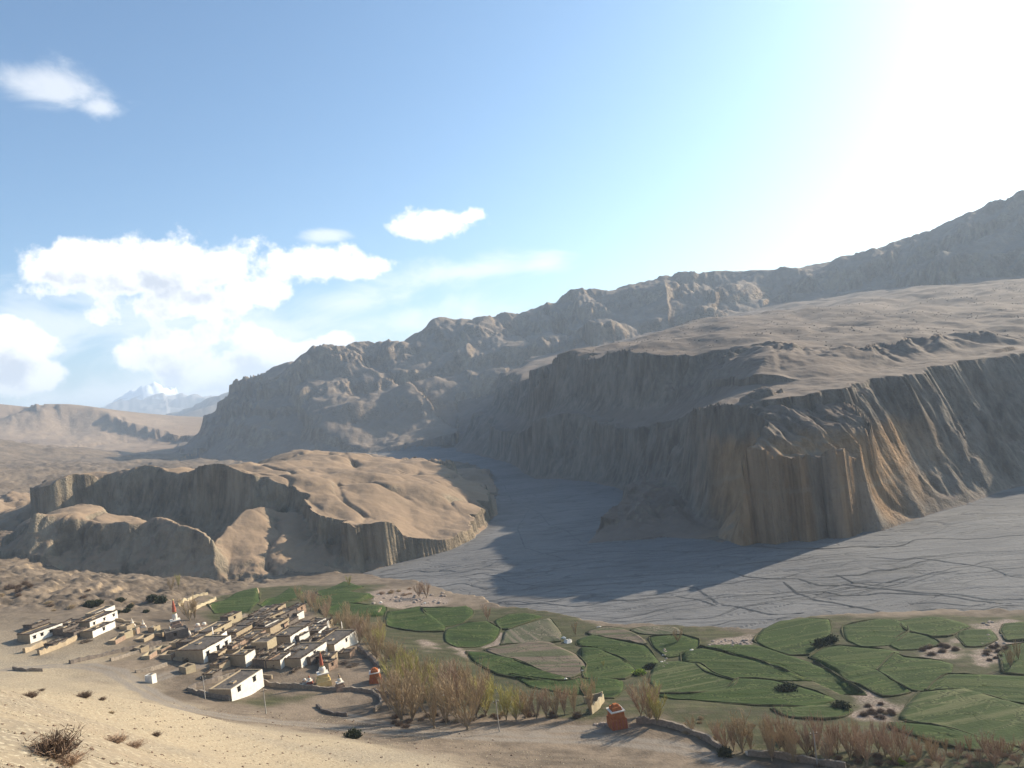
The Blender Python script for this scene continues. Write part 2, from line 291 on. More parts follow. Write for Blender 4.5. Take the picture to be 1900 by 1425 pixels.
def ground_masks(X, Y, H):
    m = (np.hypot(X, Y) < 450) & (Y > 0); x = X[m]; y = Y[m]; out = {}
    def full(v): r = np.zeros_like(X); r[m] = v; return r
    hs = sstep(20.5, 27, H[m] + fbm(x, y, 12, 3, 83) * 3) * sstep(172, 128, y + .25 * x); out['hillside'] = full(hs)
    far = (np.hypot(X, Y) < 60); 
    g = np.zeros_like(x)
    for k, P in (('g1', GREEN), ('g2', GREEN2), ('g3', [(452,1302),(494,1284),(560,1288),(610,1284),(580,1296),(530,1306),(482,1316)])):
        d, _, _, _, ins = near_seg(x, y, lay(k, P)); g = np.maximum(g, sstep(-2.5, 2.5, np.where(ins, d, -d) + fbm(x, y, 14, 3, 81) * 4))
    out['grassy'] = full(g)
    r = np.zeros_like(x)
    for k, P in enumerate(RUBBLE):
        d, _, _, _, ins = near_seg(x, y, lay('r%d' % k, P)); r = np.maximum(r, sstep(-1.5, 1.5, np.where(ins, d, -d) + fbm(x, y, 8, 3, 82) * 3))
    out['rubble'] = full(r)
    t = np.zeros_like(x)
    for k, P in enumerate(TRACKS):
        d, _, _, _, _ = near_seg(x, y, lay('t%d' % k, P), closed=False); w_ = 2.0 if k == 0 else 1.3
        t = np.maximum(t, sstep(w_ + .8, w_ - .3, d + fbm(x, y, 6, 2, 84) * .5) * (1 - .6 * sstep(.55, .2, np.abs(d - .05))))
    out['track'] = full(t)
    return out

IDS = ['ground', 'riverbed', 'mesa', 'butte', 'left_hill', 'mountain', 'far_hill', 'blue_ridge', 'snow_peak']
FIELDS = [   # photo outlines of the terraced plots, crop
 ('green',[(722,1137),(778,1128),(790,1140),(822,1165),(820,1172),(780,1172),(745,1166),(722,1160)]),
 ('green',[(783,1129),(866,1128),(872,1135),(866,1148),(858,1156),(828,1164),(800,1145)]),
 ('green',[(832,1172),(868,1160),(905,1158),(922,1170),(908,1190),(890,1198),(850,1200),(832,1190)]),
 ('green',[(925,1152),(945,1142),(975,1140),(1000,1146),(975,1156),(945,1168),(930,1166)]),
 ('strip',[(945,1172),(990,1158),(1020,1152),(1035,1180),(1035,1188),(985,1192),(935,1196)]),
 ('brown',[(905,1208),(940,1201),(985,1195),(1020,1197),(1060,1216),(1080,1235),(1075,1250),(1055,1258),(1010,1245),(960,1225)]),
 ('green',[(868,1212),(900,1214),(960,1229),(1010,1249),(1050,1261),(1035,1265),(980,1260),(930,1248),(885,1228)]),
 ('green',[(950,1254),(1040,1269),(1078,1264),(1080,1290),(1050,1287),(990,1272)]),
 ('green',[(1075,1190),(1100,1183),(1150,1193),(1190,1202),(1215,1225),(1212,1234),(1180,1243),(1172,1235),(1150,1220),(1110,1203),(1078,1200)]),
 ('green',[(1078,1206),(1108,1208),(1150,1226),(1172,1242),(1155,1258),(1110,1260),(1088,1258),(1086,1236)]),
 ('green',[(1088,1265),(1120,1263),(1150,1267),(1142,1285),(1135,1294),(1095,1296)]),
 ('brown',[(1095,1175),(1130,1166),(1155,1172),(1190,1188),(1196,1196),(1150,1187),(1105,1180)]),
 ('strip',[(1178,1172),(1205,1166),(1245,1168),(1262,1178),(1225,1179),(1190,1177)]),
 ('green',[(1210,1188),(1265,1184),(1290,1190),(1285,1205),(1262,1215),(1240,1218),(1225,1205)]),
 ('green',[(1270,1214),(1300,1209),(1340,1216),(1400,1231),(1440,1243),(1500,1264),(1460,1264),(1400,1259),(1365,1262),(1320,1250),(1300,1235),(1275,1230)]),
 ('pale',[(1218,1236),(1260,1234),(1298,1238),(1318,1254),(1360,1264),(1350,1278),(1280,1285),(1225,1284),(1214,1262)]),
 ('green',[(1220,1289),(1285,1289),(1350,1282),(1372,1266),(1430,1269),(1480,1281),(1540,1300),(1500,1312),(1440,1306),(1350,1300),(1260,1297)]),
 ('green',[(1300,1204),(1345,1201),(1400,1204),(1445,1215),(1500,1233),(1530,1246),(1600,1288),(1560,1288),(1500,1259),(1430,1235),(1370,1219)]),
 ('green',[(1408,1190),(1425,1170),(1450,1158),(1500,1153),(1535,1154),(1535,1170),(1525,1190),(1500,1213),(1465,1212),(1430,1201)]),
 ('green',[(1512,1220),(1535,1206),(1560,1202),(1610,1207),(1660,1213),(1645,1226),(1625,1241),(1570,1233)]),
 ('green',[(1572,1166),(1630,1153),(1665,1154),(1676,1164),(1675,1174),(1650,1197),(1600,1198),(1578,1188)]),
 ('green',[(1657,1197),(1684,1177),(1715,1183),(1735,1195),(1700,1205),(1670,1206)]),
 ('green',[(1676,1155),(1720,1147),(1750,1149),(1790,1162),(1775,1167),(1755,1180),(1725,1180),(1690,1171)]),
 ('green',[(1785,1174),(1835,1170),(1838,1185),(1820,1198),(1795,1198)]),
 ('green',[(1515,1229),(1560,1236),(1628,1248),(1680,1283),(1660,1290),(1635,1292),(1610,1280),(1570,1255)]),
 ('green',[(1640,1244),(1662,1218),(1680,1226),(1740,1232),(1760,1238),(1745,1260),(1720,1278),(1692,1280)]),
 ('green',[(1728,1282),(1752,1264),(1768,1256),(1840,1258),(1905,1262),(1905,1305),(1850,1296),(1790,1281)]),
 ('pale',[(1680,1335),(1715,1291),(1790,1286),(1850,1302),(1905,1317),(1905,1386),(1820,1369),(1740,1344)]),
 ('green',[(1665,1344),(1735,1351),(1815,1375),(1875,1388),(1850,1394),(1800,1388),(1720,1368),(1665,1353)]),
 ('green',[(1868,1160),(1915,1158),(1915,1185),(1870,1188)]),
 ('green',[(1870,1202),(1915,1197),(1915,1250),(1865,1248)]),
 ('green',[(392,1122),(440,1106),(480,1100),(475,1115),(460,1134),(400,1138)]),
 ('green',[(484,1120),(540,1098),(560,1102),(545,1112),(495,1130)]),
 ('green',[(600,1131),(640,1122),(712,1131),(702,1142),(640,1144),(605,1141)]),
 ('green',[(572,1116),(640,1102),(688,1108),(660,1118),(602,1125)]),
 ('pale',[(1440,1312),(1500,1316),(1550,1308),(1570,1318),(1540,1330),(1470,1328)]),
 ('green',[(590,1098),(640,1086),(670,1092),(640,1099),(600,1106)]),
]
_fl = []
def field_polys():
    if not _fl:
        for kind, P in FIELDS:
            q = [base_px(*p) for p in P]; _fl.append((kind, q, sum(p[2] for p in q) / len(q)))
    return _fl
def land(X, Y):                                       # the land on this side of the river
    B = BASE(X, Y)
    far = sstep(250, 500, Y) + sstep(-120, -240, X) * sstep(150, 260, Y); far = np.clip(far, 0, 1)
    B = B + far * (fbm(X, Y, 120, 5, 3) * 6.0 * sstep(200, 700, np.hypot(X, Y)) - (1 - ridged(X + 12 * perlin(X / 50, Y / 50, 12), Y * .7, 70, 3, 11)) ** 3 * 5.0)
    hillside = sstep(30, 45, B) * sstep(240, 160, Y)
    B = B + fbm(X, Y, 22, 4, 5) * (0.35 + 0.5 * hillside)
    left = np.clip(sstep(-85, -120, X) * sstep(196, 212, Y) + far * sstep(500, 300, Y), 0, 1) * sstep(1500, 800, Y)
    t = (B + fbm(X, Y, 45, 4, 15) * 5.0) / 3.4; fr = t - np.floor(t)          # worn scarps between benches
    B = B + left * (sstep(.38, .62, fr) - fr) * 3.4 * .32 - left * (1 - ridged(X + 2 * perlin(X / 6, Y / 6, 19), Y, 13, 4, 16)) ** 3 * 1.1 + left * fbm(X, Y, 9, 5, 20, .65) * .9
    for kind, P, zm in field_polys():                 # terraces: each plot lies nearly level
        m = (X > min(p[0] for p in P) - 3) & (X < max(p[0] for p in P) + 3) & (Y > min(p[1] for p in P) - 3) & (Y < max(p[1] for p in P) + 3)
        if not m.any(): continue
        d, _, _, _, ins = near_seg(X[m], Y[m], P); f = sstep(-.5, .2, np.where(ins, d, -d))
        B[m] = B[m] * (1 - f) + (zm + .45 * (BASE(X[m], Y[m]) - zm) + .05) * f
    return B
def terrain(X, Y, detail=True):
    """height and landform id, layout units"""
    B = land(X, Y)
    dr, nx, ny, _, inr = near_seg(X, Y, RIVER)
    dr = np.where(inr, -dr, dr) + fbm(X, Y, 18, 3, 9) * 2.0
    near = sstep(240, 215, Y)
    bank = sstep(-1.0, 5.0, dr + (ridged(X, Y, 6, 2, 4) - .4) * 2.0)
    bed = fbm(X, Y * 1.6, 60, 3, 7) * 0.5
    bed = bed - channels(X, Y)[0]
    H = bed * (1 - bank) + np.maximum(B, 0.3) * bank
    ID = np.where(bank < 0.5, 1, 0)
    def put(rim, foot, prof, lam, amp, seed, topf, idn, **k):
        nonlocal H, ID
        H2, W = landform(X, Y, H, rim, foot, prof, lam, amp, seed, topf, **k)
        ID = np.where((H2 > H + 0.15) & (W > 0.01), idn, ID); H = H2
    put(SN_RIM, SN_FOOT, RIDGE, 900, 420, 201, None, 8, keep=.5, octv=5)
    put(RG_RIM, RG_FOOT, RIDGE, 500, 260, 211, None, 7, keep=.45, octv=5)
    put(LH_RIM, LH_FOOT, RIDGE, 260, 150, 221, LH_TOP, 6, keep=.5, octv=5)
    put(MT_RIM, MT_FOOT, FRONT, 120, 110, 234, MT_TOP, 5, keep=.35, octv=6, gain=.68)
    put(MESA_RIM, MESA_FOOT, SLOPE, 42, 30, 241, MESA_TOP, 2, keep=.34, octv=5)
    put(UP_RIM, UP_FOOT, TIER, 52, 46, 251, UP_TOP, 2, keep=.4, octv=5)
    put(SPUR_RIM, SPUR_FOOT, STEEP, 14, 12, 261, SPUR_TOP, 2, keep=.3)
    put(BUTTE_RIM, BUTTE_FOOT, STEEP, 24, 22, 271, BUTTE_TOP, 3, keep=.5, octv=4)
    put(HILL_RIM, HILL_FOOT, CLIFF, 38, 32, 281, HILL_TOP, 4, keep=.42, octv=5)
    put(FAN_RIM, FAN_FOOT, SLOPE, 20, 3, 291, FAN_TOP, 4, keep=.3)
    put(LOW_RIM, LOW_FOOT, STEEP, 28, 20, 301, LOW_TOP, 4, keep=.4, octv=5)
    big = (ID >= 2) & (ID <= 4)
    H = H + np.where(ID == 3, (ridged(X * .6 + Y * .5 + 2 * perlin(X / 8, Y / 8, 76), Y * .25 - X * .1, 7, 3, 75) - .45) * 5.0 * sstep(24, 34, H), 0)
    H = H + np.where((ID == 2) & (Y < 640), (ridged(X + 5 * perlin(X / 12, Y / 12, 73), Y + 5 * perlin(X / 12, Y / 12, 74), 19, 4, 72) - .42) * 6.0 * sstep(0, 9, H) * sstep(46, 24, H), 0)
    H = H + np.where(big, fbm(X, Y, 14, 4, 61) * 0.6, 0) + np.where((ID == 2) & (H > 58), fbm(X, Y, 75, 3, 63) * 4.5, 0) + np.where(ID == 5, fbm(X, Y, 150, 5, 62) * 12 + (ridged(X, Y, 190, 4, 66) - .5) * 22 * sstep(0, 1, H / 90.0), 0) + np.where(ID == 4, fbm(X, Y, 75, 3, 97) * 5.5 * sstep(12, 30, H) + (ridged(X + 9 * perlin(X / 30, Y / 30, 71), Y, 44, 2, 68) - .5) * 2.2 - (1 - ridged((X + .5 * Y + 8 * perlin(X / 25, Y / 25, 77)) * .9, (Y - .5 * X) * .35, 30, 2, 78)) ** 6 * 4.0, 0)
    H = H + np.where(ID >= 7, (ridged(X, Y, 620, 5, 79) - .5) * np.where(ID == 8, 150, 60) * sstep(60, 260, H), 0)
    return H, ID

def height(x, y):                                     # layout units
    return float(land(np.array([x], float), np.array([y], float))[0])
def ground_px(px, py, dmin=60, dmax=420):             # where the view ray of a photo point meets the land (layout units)
    a, w = ray(px, py); d = np.arange(dmin, dmax, 0.5)
    h = land(a * d, d); below = (CAMZ + w * d) <= h
    i = int(np.argmax(below)) if below.any() else len(d) - 1
    return a * d[i], d[i], h[i]

# ------------------------------------------------------------------ terrain mesh (one sheet, split by landform)
def build_terrain(mats):
    rs = [2.0]
    while rs[-1] < 10500:
        r = rs[-1]
        dr = max(0.25, r * 0.011) if r < 60 else 0.66 if r < 480 else 1.5 if r < 720 else 6.0 if r < 2000 else r * 0.012
        rs.append(r + dr)
    rs = np.array(rs + [12000.0]); 
    az = np.concatenate([np.linspace(-180, -44, 30)[:-1], np.arange(-44, -38, 0.4), np.arange(-38, 38.01, 0.1), np.arange(38.4, 44, 0.4), np.linspace(44, 180, 30)[:-1]])
    az = np.radians(az); nr, na = len(rs), len(az)
    X = (rs[:, None] * np.sin(az)[None]).ravel(); Y = (rs[:, None] * np.cos(az)[None]).ravel()
    H, ID = terrain(X, Y)
    dB, _, _, _, inB = near_seg(X, Y, BUTTE_FOOT); och = sstep(-10, 5, np.where(inB, dB, -dB) + fbm(X, Y, 18, 3, 95) * 9) * sstep(380, 330, Y) * sstep(41, 34, H + fbm(X, Y, 12, 2, 96) * 3)
    attrs = {'mesa': {'ochre': och}, 'butte': {'ochre': och}, 'ground': ground_masks(X, Y, H), 'riverbed': {'channel': channels(X, Y)[1]}}
    V = np.stack([X * K, Y * K, H * K], 1)
    i = np.arange(nr - 1)[:, None] * na; j = np.arange(na)[None]; j2 = (j + 1) % na
    Q = np.stack([i + j, i + j2, i + na + j2, i + na + j], -1).reshape(-1, 4)[:, ::-1]
    # vertex normals from the whole sheet, so the seams between landforms do not show
    e1 = V[Q[:, 2]] - V[Q[:, 0]]; e2 = V[Q[:, 3]] - V[Q[:, 1]]; fn = np.cross(e1, e2)
    VN = np.zeros_like(V)
    for k in range(4):
        for c in range(3): VN[:, c] += np.bincount(Q[:, k], fn[:, c], len(V))
    VN /= np.linalg.norm(VN, axis=1, keepdims=True) + 1e-12
    fid = ID[Q].max(1)
    objs = {}
    for n, nm in enumerate(IDS):
        q = Q[fid == n]
        if len(q) == 0: continue
        used, inv = np.unique(q.ravel(), return_inverse=True)
        me = bpy.data.meshes.new(nm); me.vertices.add(len(used)); me.vertices.foreach_set('co', V[used].astype(np.float32).ravel())
        nq = len(q); me.loops.add(nq * 4); me.loops.foreach_set('vertex_index', inv.astype(np.int32).ravel())
        me.polygons.add(nq); me.polygons.foreach_set('loop_start', np.arange(0, nq * 4, 4, dtype=np.int32)); me.polygons.foreach_set('loop_total', np.full(nq, 4, np.int32))
        me.update(calc_edges=True); me.polygons.foreach_set('use_smooth', np.ones(nq, bool))
        for an, av in attrs.get(nm, {}).items():
            A = me.attributes.new(an, 'FLOAT', 'POINT'); A.data.foreach_set('value', av[used].astype(np.float32))
        me.normals_split_custom_set_from_vertices(VN[used].astype(np.float32).tolist())
        o = bpy.data.objects.new(nm, me); col.objects.link(o); o['kind'] = 'structure'; me.materials.append(mats[nm]); objs[nm] = o
    return objs
# ------------------------------------------------------------------ materials
def mat(nm):
    m = bpy.data.materials.new(nm); m.use_nodes = True; nt = m.node_tree; b = nt.nodes['Principled BSDF']
    b.inputs['Roughness'].default_value = 0.95; b.inputs['Specular IOR Level'].default_value = 0.15
    return m, nt, b
def bump(nt, b, h, strength, dist):
    n = nt.nodes.new('ShaderNodeBump'); n.inputs['Strength'].default_value = strength; n.inputs['Distance'].default_value = dist
    nt.links.new(h, n.inputs['Height']); nt.links.new(n.outputs[0], b.inputs['Normal'])
def setc(nt, b, c): nt.links.new(c, b.inputs['Base Color'])
def attr(nt, nm):
    n = nt.nodes.new('ShaderNodeAttribute'); n.attribute_name = nm; return n.outputs['Fac']
def geo(nt):
    g = nt.nodes.new('ShaderNodeNewGeometry'); s = nt.nodes.new('ShaderNodeSeparateXYZ'); nt.links.new(g.outputs['Normal'], s.inputs[0])
    return g.outputs['Position'], s.outputs[2]

def earth(nm, flat, flat2, cliff, cliff2, band, sc=1.0, lo=0.58, hi=0.86, bumpd=1.2, snow=None, alt=None):
    m, nt, b = mat(nm); P, nz = geo(nt)
    nb = noise(nt, P, 0.012 / sc, 5, .55); nm_ = noise(nt, P, 0.09 / sc, 6, .6); nf = noise(nt, P, 0.9 / sc, 4, .65)
    fl = mixc(nt, smooth(nt, math_n(nt, 'ADD', math_n(nt, 'MULTIPLY', nb, .6), math_n(nt, 'MULTIPLY', nm_, .4)), .36, .64), flat, flat2)
    fl = mixc(nt, smooth(nt, nf, .62, .8, 0, .45), fl, tuple(c * .55 for c in flat))
    st = noise(nt, vmath(nt, 'MULTIPLY', P, (1, 1, 0.10)), 0.22 / sc, 6, .62); st2 = noise(nt, vmath(nt, 'MULTIPLY', P, (1, 1, 0.35)), 0.045 / sc, 5, .6); st = math_n(nt, 'ADD', math_n(nt, 'MULTIPLY', st, .5), math_n(nt, 'MULTIPLY', st2, .5))          # streaks that run down the face
    sp = nt.nodes.new('ShaderNodeSeparateXYZ'); nt.links.new(P, sp.inputs[0])
    zz = math_n(nt, 'ADD', sp.outputs[2], math_n(nt, 'ADD', math_n(nt, 'MULTIPLY', nm_, 10.0 * sc), math_n(nt, 'MULTIPLY', nb, 46.0 * sc)))
    cz = nt.nodes.new('ShaderNodeCombineXYZ'); nt.links.new(zz, cz.inputs[2])
    ba = noise(nt, cz.outputs[0], 0.16 / sc, 3, .5)                                   # beds of differing colour
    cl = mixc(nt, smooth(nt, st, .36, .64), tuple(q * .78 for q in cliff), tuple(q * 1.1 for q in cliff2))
    cl = mixc(nt, smooth(nt, ba, .48, .7, 0, .45), cl, band)
    if alt:
        k = attr(nt, 'ochre'); al = mixc(nt, smooth(nt, st, .36, .64), alt[2], alt[3]); al = mixc(nt, smooth(nt, ba, .48, .7, 0, .45), al, alt[4]); cl = mixc(nt, k, cl, al); fl = mixc(nt, k, fl, mixc(nt, nm_, alt[0], alt[1]))
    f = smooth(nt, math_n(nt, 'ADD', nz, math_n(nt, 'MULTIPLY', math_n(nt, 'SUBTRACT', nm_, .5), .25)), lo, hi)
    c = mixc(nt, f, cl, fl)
    if snow:
        s = math_n(nt, 'ADD', math_n(nt, 'DIVIDE', sp.outputs[2], snow), math_n(nt, 'MULTIPLY', math_n(nt, 'SUBTRACT', noise(nt, P, .004, 6, .6), .5), .9))
        c = mixc(nt, smooth(nt, s, .92, 1.06), c, (.85, .87, .9))
    setc(nt, b, c)
    h = math_n(nt, 'ADD', math_n(nt, 'MULTIPLY', nm_, 1.4), math_n(nt, 'MULTIPLY', nf, .35)); h = math_n(nt, 'ADD', h, math_n(nt, 'MULTIPLY', st, 1.2))
    bp = nt.nodes.new('ShaderNodeBump'); bp.inputs['Distance'].default_value = bumpd * 1.8 * sc; nt.links.new(h, bp.inputs['Height']); nt.links.new(math_n(nt, 'SUBTRACT', 1.0, math_n(nt, 'MULTIPLY', f, .72)), bp.inputs['Strength']); nt.links.new(bp.outputs[0], b.inputs['Normal'])
    return m

def ground_mat():
    m, nt, b = mat('dusty_ground'); P, nz = geo(nt)
    nb = noise(nt, P, 0.03, 5, .55); nm_ = noise(nt, P, 0.25, 6, .62); nf = noise(nt, P, 2.2, 5, .7)
    vo = nt.nodes.new('ShaderNodeTexVoronoi'); vo.inputs['Scale'].default_value = 1.7; nt.links.new(P, vo.inputs['Vector'])
    hs = attr(nt, 'hillside'); gr = attr(nt, 'grassy'); rk = attr(nt, 'rubble'); rd = attr(nt, 'track')
    dust = mixc(nt, smooth(nt, math_n(nt, 'ADD', math_n(nt, 'MULTIPLY', nb, .5), math_n(nt, 'MULTIPLY', nm_, .5)), .38, .62), (.105, .08, .058), (.205, .157, .113))
    hill = mixc(nt, smooth(nt, nb, .40, .62), (.315, .25, .168), (.245, .20, .145))
    hill = mixc(nt, smooth(nt, vo.outputs['Distance'], .10, .42, .75, 0), hill, (.43, .365, .255))
    hill = mixc(nt, smooth(nt, noise(nt, P, 3.4, 3, .6), .58, .68, 0, .75), hill, (.52, .45, .33))
    hill = mixc(nt, smooth(nt, nf, .57, .68, 0, .75), hill, (.17, .13, .085))
    c = mixc(nt, hs, dust, hill)
    mp = nt.nodes.new('ShaderNodeMapping'); nt.links.new(P, mp.inputs[0]); mp.inputs['Rotation'].default_value = (0, 0, .1)
    row = noise(nt, vmath(nt, 'MULTIPLY', mp.outputs[0], (.06, 1, 1)), .4, 3, .5, .4)
    gcol = mixc(nt, smooth(nt, nm_, .42, .66), (.036, .044, .013), (.085, .07, .042)); gcol = mixc(nt, smooth(nt, row, .52, .64, 0, .6), gcol, (.095, .09, .04)); gcol = mixc(nt, smooth(nt, row, .30, .42, .6, 0), gcol, (.024, .028, .010))
    c = mixc(nt, math_n(nt, 'MULTIPLY', gr, smooth(nt, nm_, .25, .55, .55, 1.0)), c, gcol)
    rock = mixc(nt, smooth(nt, nf, .42, .6), (.16, .12, .092), (.33, .26, .21))
    c = mixc(nt, math_n(nt, 'MULTIPLY', rk, smooth(nt, nm_, .3, .5, .3, 1)), c, rock)
    c = mixc(nt, math_n(nt, 'MULTIPLY', rd, smooth(nt, nm_, .3, .6, .6, 1.0)), c, (.215, .182, .148))
    c = mixc(nt, smooth(nt, nf, .64, .76, 0, .55), c, (.12, .095, .07))
    cl = mixc(nt, nm_, (.24, .175, .115), (.34, .255, .165))
    c = mixc(nt, smooth(nt, nz, .60, .84), cl, c)
    setc(nt, b, c)
    h = math_n(nt, 'ADD', math_n(nt, 'MULTIPLY', nm_, 1.0), math_n(nt, 'MULTIPLY', nf, .30))
    h = math_n(nt, 'SUBTRACT', h, math_n(nt, 'MULTIPLY', vo.outputs['Distance'], .25))
    bump(nt, b, h, .8, .32)
    return m

def river_mat():
    m, nt, b = mat('river_gravel'); P, nz = geo(nt)
    q = vmath(nt, 'MULTIPLY', P, (1, 1.9, 1)); nb = noise(nt, q, .013, 5, .55, .6); nm_ = noise(nt, q, .07, 6, .6, .9); nf = noise(nt, P, 1.1, 5, .7)
    ch = attr(nt, 'channel')
    wv = noise(nt, P, .02, 3, .5, 0, 1); wq = vmath(nt, 'ADD', P, vmath(nt, 'MULTIPLY', vmath(nt, 'SUBTRACT', wv, (.5, .5, .5)), (34, 22, 0)))
    sk = nt.nodes.new('ShaderNodeMapping'); nt.links.new(wq, sk.inputs[0]); sk.inputs['Rotation'].default_value = (0, 0, .14)
    lines = None
    for sc, th, w_, of in (((.009, .045, 1), .02, 1.0, 0), ((.015, .10, 1), .03, 1.0, 31), ((.03, .16, 1), .028, .6, 77)):
        v = vmath(nt, 'ADD', vmath(nt, 'MULTIPLY', sk.outputs[0], sc), (of, of * .7, 0)); d = math_n(nt, 'ABSOLUTE', math_n(nt, 'SUBTRACT', noise(nt, v, 1.0, 2, .45), .5))
        l = math_n(nt, 'MULTIPLY', smooth(nt, d, 0, th, w_, 0), smooth(nt, noise(nt, vmath(nt, 'ADD', P, (of * 9, 0, 0)), .012, 2, .5), .40, .55)); lines = l if lines is None else math_n(nt, 'MAXIMUM', lines, l)
    c = mixc(nt, smooth(nt, nb, .38, .62), (.150, .145, .141), (.178, .172, .166))
    c = mixc(nt, smooth(nt, nm_, .52, .70, 0, .5), c, (.215, .203, .188))
    c = mixc(nt, smooth(nt, nf, .52, .68, 0, .55), c, (.085, .082, .08)); c = mixc(nt, smooth(nt, noise(nt, P, 2.6, 3, .6), .58, .7, 0, .5), c, (.27, .26, .245))
    wet = math_n(nt, 'MAXIMUM', math_n(nt, 'MULTIPLY', ch, .8), math_n(nt, 'MULTIPLY', lines, .5))
    c = mixc(nt, wet, c, (.03, .03, .031))
    setc(nt, b, c)
    r = nt.nodes.new('ShaderNodeMapRange'); nt.links.new(wet, r.inputs[0]); r.inputs[3].default_value = .95; r.inputs[4].default_value = .5; nt.links.new(r.outputs[0], b.inputs['Roughness'])
    bump(nt, b, math_n(nt, 'SUBTRACT', math_n(nt, 'ADD', math_n(nt, 'MULTIPLY', nm_, 1.5), math_n(nt, 'MULTIPLY', nf, .3)), math_n(nt, 'MULTIPLY', lines, .4)), .75, .5)
    return m

TM = dict(ground=ground_mat(), riverbed=river_mat(),
    mesa=None, butte=None,
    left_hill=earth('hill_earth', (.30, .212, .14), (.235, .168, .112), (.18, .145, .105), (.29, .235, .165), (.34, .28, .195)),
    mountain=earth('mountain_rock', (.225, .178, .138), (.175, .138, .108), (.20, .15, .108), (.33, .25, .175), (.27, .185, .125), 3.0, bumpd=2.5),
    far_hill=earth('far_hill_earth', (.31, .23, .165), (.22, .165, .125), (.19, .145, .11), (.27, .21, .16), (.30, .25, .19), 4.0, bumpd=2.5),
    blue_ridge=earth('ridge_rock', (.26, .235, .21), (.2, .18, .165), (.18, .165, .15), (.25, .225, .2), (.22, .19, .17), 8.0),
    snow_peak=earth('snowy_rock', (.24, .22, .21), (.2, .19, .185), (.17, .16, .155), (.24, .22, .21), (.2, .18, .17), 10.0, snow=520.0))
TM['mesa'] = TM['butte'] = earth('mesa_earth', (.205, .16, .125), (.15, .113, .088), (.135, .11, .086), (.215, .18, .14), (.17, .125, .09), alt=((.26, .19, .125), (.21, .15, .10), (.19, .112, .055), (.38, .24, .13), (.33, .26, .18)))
TERR = build_terrain(TM)
for nm, lab, cat_ in [('ground', 'dusty brown valley floor and stony hillside around the village', 'ground'), ('riverbed', 'wide grey gravel riverbed with dark braided channels', 'riverbed'),
        ('mesa', 'gullied mesa with steep shaded cliffs and sandy plateau across the riverbed', 'mesa'), ('butte', 'reddish brown butte rising straight from the gravel riverbed', 'butte'),
        ('left_hill', 'low tan hill with fluted cliffs between the village and the gorge', 'hill'), ('mountain', 'long grey brown mountain range behind the mesa', 'mountain'),
        ('far_hill', 'smooth brown hills far up the valley', 'hill'), ('blue_ridge', 'hazy blue ridge below the snow peak', 'ridge'), ('snow_peak', 'distant hazy peak with snow on its summit', 'mountain')]:
    o = TERR[nm]; o['label'] = lab; o['category'] = cat_
for a_, b_ in (('left_hill', 'hill'), ('mountain', 'mountain_range'), ('far_hill', 'distant_hills'), ('blue_ridge', 'distant_ridge')):
    TERR[a_].name = b_

